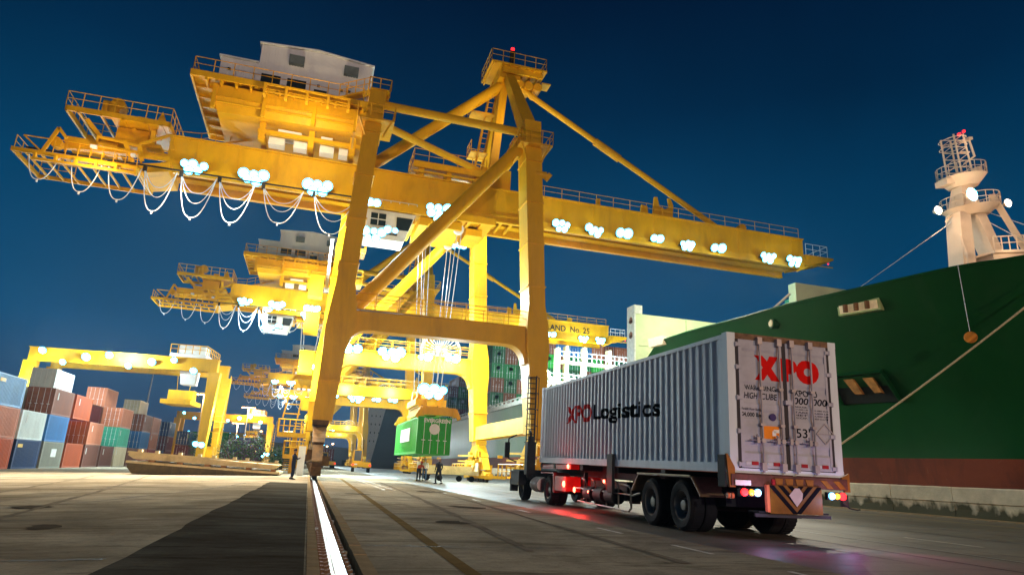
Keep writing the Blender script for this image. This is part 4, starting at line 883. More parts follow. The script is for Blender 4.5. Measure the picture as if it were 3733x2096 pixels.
def door_text(txt, x, x2, z, z2, m, off=0, ybase=-.005):
    """letters follow the pressed profile of the doors"""
    me = text_mesh(txt, .1, off=off, res=4); xs = [v.co.x for v in me.vertices]; ys = [v.co.y for v in me.vertices]
    for v in me.vertices: v.co.x = (v.co.x-min(xs))/(max(xs)-min(xs))*(x2-x); v.co.y = (v.co.y-min(ys))/(max(ys)-min(ys))*(z2-z)
    bm = bmesh.new(); bm.from_mesh(me); bmesh.ops.triangulate(bm, faces=bm.faces[:])
    for zz, _ in prof:
        lz = zz-z
        g = bm.verts[:]+bm.edges[:]+bm.faces[:]; bmesh.ops.bisect_plane(bm, geom=g, plane_co=(0, lz, 0), plane_no=(0, 1, 0))
    for xc in (.305, 1.135, 1.185, 1.275, 1.345, 2.155):
        g = bm.verts[:]+bm.edges[:]+bm.faces[:]; bmesh.ops.bisect_plane(bm, geom=g, plane_co=(xc-x, 0, 0), plane_no=(1, 0, 0))
    gap = [f for f in bm.faces if 1.186 < f.calc_center_median().x+x < 1.274]; bmesh.ops.delete(bm, geom=gap, context='FACES')
    for v in bm.verts:
        X, Z = v.co.x+x, v.co.y+z; d = corr_d(Z, prof) if (.304 < X < 1.136 or 1.344 < X < 2.156) else -.008
        if X < .306 or 1.134 < X < 1.346 or X > 2.154: d = -.008
        v.co = Vector((X, ybase+d-.004, Z))
    bm.to_mesh(me); bm.free(); me.materials.clear(); me.materials.append(m); return link('lettering', me, BX)
door_text('X', .58, 1.13, 1.74, 2.22, redp, off=.011); door_text('P', 1.12, 1.53, 1.755, 2.20, redp, off=.011); door_text('O', 1.50, 2.02, 1.735, 2.21, redp, off=.011)
door_text('WAR', .36, .62, 1.535, 1.635, blk, off=.0012); door_text('NING', .70, 1.04, 1.535, 1.635, blk, off=.0012); door_text('HIGH', .34, .62, 1.375, 1.49, blk, off=.0014); door_text('CUBE', .70, 1.05, 1.375, 1.49, blk, off=.0014)
door_text('XPO', 1.42, 1.75, 1.485, 1.61, blk, off=.0016); door_text('U', 1.84, 1.95, 1.485, 1.61, blk, off=.0016); door_text('000', 1.42, 1.75, 1.335, 1.465, blk, off=.0016); door_text('000', 1.84, 2.17, 1.335, 1.465, blk, off=.0016)
door_text('Forklift Floor Rating', .27, .70, 1.14, 1.20, blk, off=.001); door_text('24,000 lbs', .27, .70, 1.025, 1.115, blk, off=.002)
for i, (tA, tB) in enumerate((('MAX.GR.', ''), ('67,200 LB', '30,480 KG'), ('TARE', '10,800 LB'), ('NET', '56,400 LB'), ('CU.CAP.', '3,850 CU.FT'))):
    door_text(tA, 1.42, 1.72, 1.27-i*.052, 1.302-i*.052, blk, off=.001)
    if tB: door_text(tB, 1.83, 2.17, 1.27-i*.052, 1.302-i*.052, blk, off=.001)
door_text("53'", 1.43, 1.74, .70, .88, blk, off=.001)
st = MB().box(.71, 1.05, -.02, -.008, .64, .88).build('warning_sticker', orangep, BX)
MB().box(.90, .98, -.026, -.021, .70, .79).box(.93, 1.05, -.026, -.021, .76, .82).box(.98, 1.03, -.026, -.021, .66, .71).build('sticker_pictogram', white, st)

MB().revolve([(-.012, 0), (-.012, .07), (0, .07), (0, 0)], (.93, -.01, 1.05), 'y', 20).build('round_approval_plate', mat('approval_blue', (.03, .02, .12), .4), BX)
b = MB(); c = Vector((2.07, -.02, .80))
dm = [c+Vector((.19*math.cos(a), 0, .19*math.sin(a))) for a in (0, math.pi/2, math.pi, 3*math.pi/2)]
for i in range(4): b.beam(dm[i], dm[(i+1) % 4], .012, .02)
b.beam(dm[0], dm[2], .012, .012); b.build('placard_holder', galv, BX)
# lettering on the corrugated side: bisected at every fold and laid on the profile (reads towards the doors)
def side_text(txt, y1, y2, z1, z2, slope, m, off=0):
    """the word runs from y1 (front) to y2 (rear) between heights z1 and z2 at its front end"""
    me = text_mesh(txt, .1, off=off, res=4); xs = [v.co.x for v in me.vertices]; ys = [v.co.y for v in me.vertices if True]; w = max(xs)-min(xs)
    cap = .0729; base = min(ys) if txt == 'XPO' else 0
    x0_ = min(xs)
    for v in me.vertices: v.co.x = (v.co.x-x0_)/w*(y1-y2); v.co.y = v.co.y/cap*(z2-z1)
    bm = bmesh.new(); bm.from_mesh(me); bmesh.ops.triangulate(bm, faces=bm.faces[:])
    for y, d in P:
        lx = y1-y
        if -.1 < lx < y1-y2+.1:
            g = bm.verts[:]+bm.edges[:]+bm.faces[:]; bmesh.ops.bisect_plane(bm, geom=g, plane_co=(lx, 0, 0), plane_no=(1, 0, 0))
    for v in bm.verts:
        Y = y1-v.co.x; Z = z1+v.co.y+slope*(y1-Y); v.co = Vector((.03+corr_d(Y, P)-.004, Y, Z))
    bm.to_mesh(me); bm.free(); me.materials.clear(); me.materials.append(m); link('lettering', me, BX)
side_text('XPO', 9.50, 7.24, 1.27, 1.77, -.012, redp, off=.0045)
side_text('Logistics', 7.17, 2.87, 1.29, 1.70, -.028, blk, off=.003)

# ================================================================ TRUCK (local frame: x across, y forward, z up)
part = lambda b, n, m=darkm, par=TR, **k: b.build(n, m, par, **k)
tkd = mat('truck_black_paint', (.014, .014, .016), .7, spec=.12, var=.3, dirt=.3, dcol=(.06, .045, .03))
orange = mat('orange_chassis_paint', (.26, .095, .012), .55, var=.3, scale=3, dirt=.6, dcol=(.10, .04, .02))
zf = lambda y: 1.19+.0157*y
for x in (.62, 1.62): part(MB().hexa([(x, 0, .86), (x+.2, 0, .86), (x+.2, 12.1, 1.0), (x, 12.1, 1.0)], [(x, 0, 1.17), (x+.2, 0, 1.17), (x+.2, 12.1, 1.36), (x, 12.1, 1.36)]), 'chassis_beam', tkd)
b = MB()
for y in (.1, 2.6, 5.2, 7.8, 10.4, 11.9): b.box(.0, 2.44, y, y+.18, zf(y)-.17, zf(y)-.015)
part(b, 'chassis_crossmember', tkd)
for (x, y) in ((-.10, -.02), (2.36, -.02)):     # corner guides at the rear
    part(MB().prism([(x+.05, y-.02, .93), (x+.17, y-.02, .93), (x+.17, y-.02, 1.28), (x+.03, y-.02, 1.52 if x < 1 else 1.2), (x, y-.02, 1.52 if x < 1 else 1.2)], (0, .05, 0)), 'corner_guide', orange)
part(MB().box(-.13, -.10, -.02, .22, .93, 1.5), 'corner_guide_side', tkd)
part(MB().box(-.08, .0, 5.4, 5.75, .62, zf(5.5)+.30), 'container_stop', tkd)
# rear cross beam with faded stripes
rbm = part(MB().box(-.02, 2.46, -.06, .10, .96, 1.165), 'rear_crossbeam', mat('rear_beam_paint', (.10, .035, .025), .6, var=.4, scale=5, dirt=.6, dcol=(.03, .02, .03)))
b = MB()
for i, x in enumerate((.90, 1.12, 1.34, 1.56)): b.hexa([(x, -.075, 1.01), (x+.13, -.075, 1.01), (x+.13, -.061, 1.01), (x, -.061, 1.01)], [(x-.03, -.075, 1.12), (x+.14, -.075, 1.12), (x+.14, -.061, 1.12), (x-.03, -.061, 1.12)])
for x in (1.86, 2.14): b.hexa([(x+.14, -.075, .98), (x+.27, -.075, .98), (x+.27, -.061, .98), (x+.14, -.061, .98)], [(x, -.075, 1.12), (x+.13, -.075, 1.12), (x+.13, -.061, 1.12), (x, -.061, 1.12)])
part(b, 'faded_stripes', orange, rbm)
part(MB().box(.04, .36, -.085, -.06, .97, 1.06), 'number_plate', white, rbm)
part(MB().box(.80, .86, -.10, -.06, .86, 1.10), 'reflector_strip', mat('red_tape', (.3, .01, .02), .4), rbm)
part(MB().box(2.34, 2.46, -.05, .03, .66, .88), 'mud_bracket', darkm)
# chevron board
x0, x1, z0, z1 = .72, 1.84, .50, 1.00
bd = part(MB().box(x0, x1, -.10, -.07, z0, z1), 'chevron_board', mat('board_orange', (.16, .062, .006), .5, var=.25, scale=5, dirt=.5, dcol=(.2, .07, .02)))
stripe = mat('board_black', (.010, .009, .013), .95, spec=0); ys_ = -.106
def clip(poly, f):
    o = []
    for i in range(len(poly)):
        a, c = poly[i], poly[(i+1) % len(poly)]; fa, fc = f(a), f(c)
        if fa >= 0: o.append(a)
        if fa*fc < 0: t = fa/(fa-fc); o.append((a[0]+(c[0]-a[0])*t, a[1]+(c[1]-a[1])*t))
    return o
xm = (x0+x1)/2
for sgn in (-1, 1):
    for k in range(6):
        zc = z0-.02+k*.20-.06; hgt = .11
        poly = [(xm, zc), (xm+sgn*.7, zc+.7), (xm+sgn*.7, zc+.7+hgt), (xm, zc+hgt)]
        for f in (lambda p: p[0]-x0-.01, lambda p: x1-.01-p[0], lambda p: p[1]-z0-.005, lambda p: z1-.005-p[1]): poly = clip(poly, f) if poly else poly
        if len(poly) > 2: part(MB().prism([(px, ys_, pz) for px, pz in poly], (0, .004, 0)), 'chevron_stripe', stripe, bd, smooth=False)
MB().prism([(xm-.15, -.115, .83), (xm-.02, -.115, .96), (xm+.07, -.115, .96), (xm+.14, -.115, .87), (xm+.12, -.115, .76), (xm, -.115, .63)], (0, .006, 0)).build('faded_white_placard', mat('placard_pink', (.50, .40, .42), .6), bd, smooth=False)
part(MB().box(.65, .71, -.13, -.06, .52, 1.0), 'red_board_edge', mat('edge_red', (.5, .12, .05), .5))  # plain red upright strip along the left edge of the board
part(MB().box(.44, 2.04, -.06, -.01, .43, .49), 'underrun_bar', mat('bar_grey', (.03, .03, .035), .6))
part(MB().box(.52, 2.0, -.05, .3, .50, .53), 'underrun_brackets', tkd)
# tail lamps
for sx, xr_, xa, xc in ((1, .20, .35, .475), (-1, 2.29, 2.17, 2.05)):
    h = part(MB().box(min(xr_, xc)-.09, max(xr_, xc)+.08, -.10, -.03, .78, .92), 'tail_lamp_housing', tkd)
    part(MB().revolve([(-.03, 0), (-.03, .065), (0, .07)], (xr_, -.10, .85), 'y', 14), 'red_lamp', redlens, h)
    part(MB().revolve([(-.04, 0), (-.03, .052), (0, .06)], (xa, -.10, .85), 'y', 14), 'amber_lamp', amber, h)
    part(MB().revolve([(-.045, 0), (-.03, .062), (0, .07)], (xc, -.10, .85), 'y', 14), 'reversing_lamp', cyanlens, h)
    lamp('POINT', (xc, -.42, .74), 9, col=(.25, .65, 1), size=.05, parent=TR); lamp('POINT', (xa, -.45, .70), 7, col=(1, .06, .5), size=.05, parent=TR)
    lamp('SPOT', (xc, -.2, .84), 45, col=(.1, .65, 1), aim=(xc, -1.5, 0), angle=38, blend=1, size=.03, parent=TR); lamp('SPOT', (xa, -.3, .8), 170, col=(1, .04, .45), aim=(xa+.2, -3.6, 0), angle=62, blend=1, size=.05, parent=TR)
part(MB().path([(2.29, -.1, .72), (2.4, -.15, .64), (2.55, -.15, .62), (2.62, -.15, .63)], .012, 5), 'lamp_cable', black)
for x in (-.13, -.05): part(MB().tube((x, -.06, .78), (x+.05, -.06, .78), .05, 10), 'side_marker', mat('dull_amber', (.5, .14, .05), .4))
# wheels
def wheel(x, y, side, r=.51, w=.27, dual=True, par=TR):
    wc = Vector((x, y, r)); s = side
    b = MB().revolve([(0, r*.58), (-.012*s, r*.66), (-.015*s, r*.86), (.02*s, r*.97), (.05*s, r), (.22*s, r), (w*s, r*.95), (w*s, r*.6)], wc, 'x', 36)
    T_ = b.build('tyre', black, par)
    b = MB()
    for i in range(36):
        a = 2*math.pi*(i+.5)/36; c = wc+Vector((.13*s, r*math.cos(a), r*math.sin(a))); b.beam(c-Vector((.10, 0, 0)), c+Vector((.10, 0, 0)), .045, .012, up=(0, math.cos(a), math.sin(a)))
    b.build('tread_blocks', black, T_, kind='stuff')
    if dual: MB().revolve([(.30*s, r*.6), (.30*s, r*.96), (.33*s, r), (.52*s, r), (.56*s, r*.95), (.56*s, r*.6)], wc, 'x', 30).build('tyre', black, par)
    rim = MB().revolve([(.0, r*.60), (.01*s, r*.57), (.06*s, r*.52), (.16*s, r*.48), (.17*s, r*.22), (.05*s, r*.20), (.04*s, 0)], wc, 'x', 28).build('rim', mat('wheel_rim', (.20, .18, .15), .5, metal=.3, dirt=.5, dcol=(.04, .03, .02)), par)
    b = MB()
    for i in range(10):
        a = 2*math.pi*i/10; c = wc+Vector((.15*s, r*.34*math.cos(a), r*.34*math.sin(a))); b.tube(c, c-Vector((.05*s, 0, 0)), .018, 6)
    b.build('wheel_nuts', darkm, rim)
for y in (1.90, 3.32):
    wheel(.0, y, 1); wheel(2.44, y, -1); part(MB().tube((.3, y, .51), (2.1, y, .51), .09, 10), 'axle', tkd)
wheel(.05, 11.25, 1, .48); wheel(2.39, 11.25, -1, .48); wheel(.02, 14.5, 1, .48, dual=False); wheel(2.42, 14.5, -1, .48, dual=False)
part(MB().tube((.3, 11.25, .48), (2.1, 11.25, .48), .12, 10), 'axle', tkd)
# fenders over the tandem
for x in (-.05, 1.89):
    b = MB(); pts = [(1.05, .72), (1.4, 1.08), (3.9, 1.10), (4.3, .72)]
    for (ya, za), (yb, zb) in zip(pts, pts[1:]): b.beam((x+.30, ya, za), (x+.30, yb, zb), .58, .03)
    part(b, 'fender', mat('fender_paint', (.16, .10, .05), .5, var=.3, dirt=.4, dcol=(.05, .03, .02)))
part(MB().tube((-.06, 1.4, 1.10), (-.06, 3.9, 1.12), .018, 5), 'fender_edge', mat('worn_edge', (.55, .40, .20), .5))
b = MB()
for x in (.35, 1.95): b.box(x-.05, x+.05, 8.4, 8.5, .35, 1.1); b.box(x-.12, x+.12, 8.3, 8.6, .25, .33)
part(b, 'landing_leg', tkd)
part(MB().box(.5, 1.9, 1.0, 4.0, .55, .85), 'suspension_box', tkd)
# side guard of bent tube
b = MB()
xg = .02
b.path([(xg, 4.55, .80), (xg, 4.45, .74), (xg, 4.42, .30), (xg, 4.55, .22), (xg, 5.0, .22)], .028, 6); b.tube((xg, 4.42, .58), (xg, 3.9, .66), .022, 6); b.tube((xg, 4.55, .80), (xg, 5.2, .86), .028, 6); b.tube((xg, 4.42, .60), (xg, 8.4, .64), .020, 6); b.tube((xg, 4.8, .22), (xg, 8.2, .28), .020, 6)
for y in (5.2, 6.0, 6.8, 7.5): b.path([(xg, y, .26), (xg, y, .78), (xg, y+.12, .88), (xg, y+.35, .92)], .022, 6)
part(b, 'side_guard', mat('guard_steel', (.16, .14, .11), .5, metal=.4))
part(MB().box(.3, 2.1, 5.3, 7.9, .42, .88), 'under_chassis_locker', tkd)
b = MB()
for y in (5.5, 6.3, 7.1): b.tube((.14, y, .52), (.14, y+.55, .52), .20, 12)
part(b, 'air_tanks', tkd)
# tractor unit
redf = mat('tractor_red_frame', (.30, .02, .012), .5, var=.3, dirt=.3, dcol=(.05, .02, .02))
part(MB().box(.75, .95, 9.5, 16.2, .62, .88).box(1.5, 1.7, 9.5, 16.2, .62, .88).box(.7, 1.75, 9.6, 9.8, .6, 1.0), 'tractor_frame', redf)
part(MB().revolve([(-.06, 0), (-.06, .5), (.06, .5), (.06, 0)], (1.22, 10.9, 1.1), 'z', 20), 'fifth_wheel', tkd)
part(MB().box(.0, .55, 10.6, 12.0, 1.02, 1.06).box(.0, .04, 10.5, 10.6, .45, 1.04).box(0, .55, 10.48, 10.52, .42, 1.02), 'mudguard', redf)
part(MB().box(.02, .30, 8.9, 11.9, zf(9)-.16, zf(9)-.02).box(2.14, 2.42, 8.9, 11.9, zf(9)-.16, zf(9)-.02), 'chassis_gooseneck', redf)
C_ = MB().hexa([(1.1, 13.55, .95), (2.4, 13.55, .95), (2.4, 15.7, .95), (1.1, 15.7, .95)], [(1.15, 13.6, 2.75), (2.32, 13.6, 2.75), (2.32, 15.3, 2.75), (1.15, 15.3, 2.75)]).box(.0, 1.1, 13.55, 15.9, .75, 1.12); cab = part(C_, 'cab', tkd)
part(MB().box(1.09, 1.11, 14.0, 15.1, 1.6, 2.5), 'cab_window', glass, cab); part(MB().box(1.35, 2.15, 13.52, 13.56, 1.8, 2.45), 'cab_rear_window', glass, cab)
part(MB().box(-.28, .02, 13.9, 15.1, .55, 1.02).box(-.30, .0, 13.8, 15.2, 1.02, 1.07).box(-.28, .0, 15.0, 15.2, .3, .8), 'front_mudguard', tkd, cab)
part(MB().tube((-.12, 13.0, .85), (-.12, 13.0, 2.3), .11, 12).path([(-.12, 13.0, 2.3), (-.12, 13.04, 2.42), (-.12, 13.2, 2.50)], .055, 8).box(-.28, .04, 12.85, 13.2, .95, 2.1), 'exhaust_stack', tkd)
part(MB().path([(-.02, 15.3, 1.4), (-.32, 15.4, 1.5), (-.36, 15.4, 2.3), (-.05, 15.3, 2.45)], .03, 6).box(-.5, -.30, 15.38, 15.45, 1.55, 2.15), 'wing_mirror', tkd, cab)
part(MB().box(-.38, -.26, 15.2, 15.3, .75, .82), 'side_amber_lamp', amber, cab)
b = MB()
for i in range(4): b.revolve([(-.02, .24), (0, .27), (.02, .24)], (.15, 12.35+i*.17, .62), 'y', 14)
b.tube((.15, 12.2, .62), (.15, 13.1, .62), .22, 14); part(b, 'ribbed_air_intake', mat('ribbed_metal', (.4, .38, .35), .35, metal=.5))
for (x, y, z, r_, e) in ((-.03, 9.35, .72, .085, 22), (.0, 8.45, .58, .07, 18), (-.02, 9.0, 1.25, .06, 1.5), (-.02, 6.05, .88, .04, 6), (-.02, 7.2, .56, .04, 4)):
    part(MB().revolve([(-.04, 0), (-.03, r_), (0, r_*1.2)], (x, y, z), 'x', 12), 'side_red_lamp', redhot)
    lamp('POINT', (x-.22, y-.1, z), e*1.0, col=(1, .03, .015), size=.04, parent=TR)
part(MB().box(-.0, .5, 9.3, 10.4, .5, .95), 'red_battery_box', redf)
lamp('POINT', (.4, 8.6, .55), 25, col=(1, .03, .02), size=.04, parent=TR); lamp('SPOT', (-.3, 7.2, .6), 60, col=(1, .03, .02), aim=(-1.4, 6.0, 0), angle=110, blend=1, size=.04, parent=TR); lamp('SPOT', (-.3, 8.8, .6), 70, col=(1, .03, .02), aim=(-1.4, 8.2, 0), angle=110, blend=1, size=.04, parent=TR)

# ================================================================ SHIP
SH = thing('container_ship', 'large dark green ship with rust red underbody moored along the quay, bow at right', 'ship')
tops = [(45, 18.6, 15.3), (43.3, 19.8, 15.1), (41.3, 22.6, 14.8), (38.6, 27.2, 14.5), (36.5, 29.8, 14.3), (34.5, 34.1, 14.0), (32.6, 40, 13.8), (31.6, 44.6, 13.6), (30.6, 51, 13.5), (30.3, 55.5, 13.4), (30.2, 58.5, 11.6), (30, 75, 11.4), (30, 100, 11.4), (30, 236, 11.4)]
bots = [(45, 25.5), (44, 26.4), (42.8, 28.3), (41.4, 31), (40.7, 33.5), (39.6, 38), (38.2, 43), (37, 47.5), (35, 54), (34, 57.5), (33.4, 61), (31.4, 76), (30.3, 100), (30.2, 236)]
def rowpt(i, s):   # s: 1 top .. 0 boundary
    t, b_ = tops[i], bots[i]; f = s**1.5
    return (b_[0]+(t[0]-b_[0])*f, b_[1]+(t[1]-b_[1])*f, 3.2+(t[2]-3.2)*s)
rows = []
K = 6; sub = []
def cr4(a, b, c, d, t): return tuple(.5*((2*b[j])+(-a[j]+c[j])*t+(2*a[j]-5*b[j]+4*c[j]-d[j])*t*t+(-a[j]+3*b[j]-3*c[j]+d[j])*t**3) for j in range(len(b)))
def dense(lst):
    o = []
    for i in range(len(lst)-1):
        a, b_, c, d = lst[max(i-1, 0)], lst[i], lst[i+1], lst[min(i+2, len(lst)-1)]
        for k in range(5):
            t = k/5
            if i in (8, 9, 10): o.append(tuple(b_[j]+(c[j]-b_[j])*t for j in range(len(b_))))
            else: o.append(cr4(a, b_, c, d, t))
    o.append(lst[-1]); return o
tops = dense(tops); bots = dense(bots)
b = MB(); n = len(tops); levels = [('w', -4.0)]+[('s', 0)]+[('s', i/10) for i in range(1, 11)]
vs = []
for kind, s in levels:
    for i in range(n):
        if kind == 'w': q = rowpt(i, 0); vs.append((q[0]+.35, q[1]+(.8 if i < 12 else 0), -4.0))
        else: vs.append(rowpt(i, s))
fs = [(r_*n+i, r_*n+i+1, (r_+1)*n+i+1, (r_+1)*n+i) for r_ in range(len(levels)-1) for i in range(n-1)]
ms = [1 if f[0] < n else 0 for f in fs]
m0 = len(vs); mir = [(90-x, y, z) for x, y, z in vs]; 
b.v = vs+mir; b.f = fs+[tuple(i+m0 for i in f) for f in fs]; b.m = ms+ms
hullm = mat('ship_green_paint', (.003, .058, .012), .42, var=.25, scale=.12, dirt=.35, dcol=(.02, .055, .022), stretch=(1, 1, .6), bump=.08, bscale=.6)
hullr = mat('ship_red_antifouling', (.15, .032, .012), .7, var=.25, scale=.35, dirt=.4, dcol=(.14, .035, .02), stretch=(1, .3, 1))
b.build('hull', [hullm, hullr], SH)
pale = mat('ship_pale_paint', (.62, .68, .40), .55, var=.12, scale=.4, dirt=.2, dcol=(.3, .25, .12))
mastm = mat('ship_mast_paint', (.78, .64, .50), .5, var=.1, scale=.6, dirt=.2, dcol=(.4, .25, .12))
part = lambda b, n, m=pale, par=SH, **k: b.build(n, m, par, **k)
b = MB(); lo = [i for i in range(n) if tops[i][1] < 56]
b.add([(min(44.9, tops[i][0]+2.2), tops[i][1]+1.2, tops[i][2]-1.2) for i in lo]+[(max(45.1, 87.8-tops[i][0]), tops[i][1]+1.2, tops[i][2]-1.2) for i in lo], [(k, k+1, len(lo)+k+1, len(lo)+k) for k in range(len(lo)-1)])
b.box(30.1, 59.9, 56, 236, 11.2, 11.38); part(b, 'deck', darkm)
part(MB().path([tuple(t) for t in tops if t[1] < 55.6], .09, 6), 'bulwark_cap', hullm)
# deck edge fittings along the main deck
b = MB(); b.box(29.8, 30.3, 60, 236, 10.9, 11.5); b.box(30.2, 30.4, 60, 236, 12.0, 12.12)
for i in range(70): b.box(30.15, 30.45, 61+i*2.5, 61.3+i*2.5, 11.4, 12.1)
part(b, 'deck_edge_rail', mat('deck_edge_paint', (.55, .55, .50), .6, dirt=.3))
b = MB()
for y in (118, 158):
    for i in range(8): b.box(30.3+i*3.6, 30.5+i*3.6, y-1.2, y-.9, 11.4, 12.4)
    b.box(30.3, 59, y-1, y+12.6, 11.9, 12.15)
part(b, 'hatch_coaming', mat('deck_edge_paint', (.5, .5, .45)))
# tall pale breakwater wall on the fore deck
part(MB().box(37.8, 53.5, 75, 76.7, 11.4, 21.1), 'breakwater_wall')
b = MB()
b.box(37.75, 38.75, 74.9, 75.3, 21.1, 22.0); b.box(37.75, 38.75, 76.5, 76.9, 21.1, 22.0); b.box(37.75, 38.75, 74.9, 76.9, 22.0, 22.2); b.box(37.6, 37.8, 74.8, 76.9, 11.4, 22.2); part(b, 'wall_end_column', mat('end_column_paint', (.75, .74, .66), .5))
for z in (20.3, 18.4, 14.5): part(MB().revolve([(-.02, 0), (-.02, .45), (0, .45)], (37.59, 75.8, z), 'x', 16).box(37.57, 37.6, 75.35, 76.25, z-(1.6 if z < 16 else .3), z), 'column_opening', mat('rust_opening', (.30, .12, .06), .6))
part(MB().box(38.3, 52.8, 74.93, 75, 17.0, 17.06).box(45, 45.06, 74.93, 75, 12, 21), 'wall_seams', mat('wall_seam', (.3, .32, .18)))
part(MB().box(41.6, 47.4, 50, 51, 12.0, 19.2), 'forward_breakwater'); part(MB().box(40.8, 41.6, 50.0, 51, 12.5, 17.2), 'breakwater_step')
b = MB()
for i in range(5): b.box(40.85+i*.16, 40.92+i*.16, 49.93, 50, 12.5, 17.1)
part(b, 'step_ribs', mat('deck_edge_paint', (.5, .5, .45)))
container('teal green', (46.8, 52, 17.35), 'teal container peeping above the green bow beside the pale breakwater', L=6.06)
container('cream', (49.3, 52, 17.35), 'pale container peeping above the green bow, right of the teal one', L=6.06)
part(MB().box(46.7, 52, 51.9, 58.5, 12, 17.3), 'forward_hatch')
# fairleads and recesses in the hull plating
def hull_at(rx, rz_):   # find the hull point on the sight line given by x/y and z/y ratios from 1 m above ground at the origin
    best = None
    for i in range(n):
        for s in [j/60 for j in range(61)]:
            p = rowpt(i, s); e = (p[0]/p[1]-rx)**2+((p[2]-1)/p[1]-rz_)**2
            if best is None or e < best[0]: best = (e, Vector(p), i)
    p = best[1]; i = best[2]; q = Vector(rowpt(min(i+1, n-1), .7))-Vector(rowpt(max(i-1, 0), .7)); q.z = 0
    return p, q.normalized()   # tangent pointing aft
tops_r = tops
def recess(p, tan, w, h, name, mt, par=SH, d=.10, tilt=0):
    nrm = Vector((-tan.y, tan.x, 0)); nrm = nrm if nrm.x < 0 else -nrm
    lo = [p-tan*w/2+nrm*d-Vector((0, 0, h/2)), p+tan*w/2+nrm*d-Vector((0, 0, h/2)), p+tan*w/2-nrm*.3-Vector((0, 0, h/2)), p-tan*w/2-nrm*.3-Vector((0, 0, h/2))]
    return MB().hexa(lo, [v+Vector((0, 0, h))+nrm*(.10 if h > .5 else 0) for v in lo]).build(name, mt, par, smooth=False)
warm = mat('fairlead_painted_glow', (.75, .62, .40), .5, emit=(1, .70, .35), es=.18)  # faint emission stands in for lamplight inside the fairleads
p, t = hull_at(.955, .327)
fr = recess(p, t, 2.9, .78, 'fairlead_frame', mat('fairlead_frame_paint', (.35, .42, .18), .5), d=.16)
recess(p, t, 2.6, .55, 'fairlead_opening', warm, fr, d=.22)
for k in (-.75, 0, .75): MB().tube(p+t*k+Vector((-.42, -.10, -.25)), p+t*k+Vector((-.42, -.10, .25)), .16, 10).build('roller', rustm, fr)
p, t = hull_at(.772, .279); nrm = Vector((-1, .2, 0)).normalized()
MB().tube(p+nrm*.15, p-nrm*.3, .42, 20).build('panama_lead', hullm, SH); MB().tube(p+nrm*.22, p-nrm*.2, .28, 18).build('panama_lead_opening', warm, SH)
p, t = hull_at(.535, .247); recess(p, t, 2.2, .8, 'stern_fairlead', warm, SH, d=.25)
# anchor pocket: pale top plate, side plates, dark recess with rusty flukes
p, t = hull_at(.955, .178); nrm = Vector((-t.y, t.x, 0)); nrm = nrm if nrm.x < 0 else -nrm
up = Vector((0, 0, 1)); ap = None
b = MB(); a0 = p+t*2.2+nrm*.15; a1 = p-t*1.9+nrm*.15
b.hexa([a0+up*.75+nrm*.9, a1+up*.75+nrm*.9, a1+up*.75-nrm*1.5, a0+up*.75-nrm*1.5], [a0+up*1.15+nrm*.35, a1+up*1.15+nrm*.35, a1+up*1.15-nrm*1.8, a0+up*1.15-nrm*1.8]); ap = part(b, 'anchor_pocket', hullm, smooth=False)
b = MB()
for q in (a0, a1): b.hexa([q+up*.75+nrm*.9, q+up*.75+nrm*.9-t*.12, q+up*.75-nrm*1.5-t*.12, q+up*.75-nrm*1.5], [q-up*1.15-nrm*.3-t*.5, q-up*1.15-nrm*.3-t*.6, q-up*1.15-nrm*2.2-t*.6, q-up*1.15-nrm*2.2-t*.5])
part(b, 'pocket_side_plates', hullm, ap, smooth=False)
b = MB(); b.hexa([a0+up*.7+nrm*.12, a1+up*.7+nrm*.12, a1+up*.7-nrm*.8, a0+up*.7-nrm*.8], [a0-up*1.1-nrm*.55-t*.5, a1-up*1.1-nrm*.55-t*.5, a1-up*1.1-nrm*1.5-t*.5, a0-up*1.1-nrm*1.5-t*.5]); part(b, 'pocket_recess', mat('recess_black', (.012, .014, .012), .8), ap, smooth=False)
b = MB()
for k in (1.0, -.4): b.hexa([p+t*k+up*.55+nrm*.55, p+t*(k-.7)+up*.55+nrm*.55, p+t*(k-.7)+up*.55+nrm*.1, p+t*k+up*.55+nrm*.1], [p+t*(k-.6)-up*.5+nrm*.2, p+t*(k-1.1)-up*.5+nrm*.2, p+t*(k-1.1)-up*.5-nrm*.4, p+t*(k-.6)-up*.5-nrm*.4])
part(b, 'anchor_flukes', mat('anchor_rust', (.42, .19, .05), .7, var=.4, scale=2), ap, smooth=False)
# hanging round marker on a line
MK = thing('hanging_marker', 'orange oval marker hanging on a thin line from the green bow', 'marker')
q = Vector((35.9, 29.1, 14.2)); MB().tube((35.9, 29.1, 14.2), (35.95, 28.95, 10.1), .02, 5).build('line', ropem, MK)
MB().revolve([(-.06, 0), (-.05, .3), (0, .34), (.05, .3), (.06, 0)], (0, 0, 0), 'x', 20).build('disc', mat('marker_orange', (.70, .25, .03), .5), MK, (35.95, 28.95, 9.75), (0, 0, R(35)))
# mooring rope
RP = thing('mooring_rope', 'pale mooring rope rising from behind the truck past the green bow', 'rope')
a, c = Vector((26.6, 34.5, .9)), Vector((40.2, 23.0, 15.0)); pts = [a.lerp(c, i/24)-Vector((0, 0, .35*math.sin(math.pi*i/24))) for i in range(25)]
MB().path(pts, .055, 8).build('rope', mat('rope_fibre', (.55, .46, .28), .8, var=.3, scale=12, bump=.4), RP)
BL = thing('bollard', 'squat black mooring bollard at the foot of the quay wall behind the truck', 'bollard')
MB().revolve([(0, .32), (.1, .3), (.5, .22), (.62, .36), (.78, .36), (.8, 0)], (26.5, 34.6, 0), 'z', 18).build('bollard_post', darkm, BL)
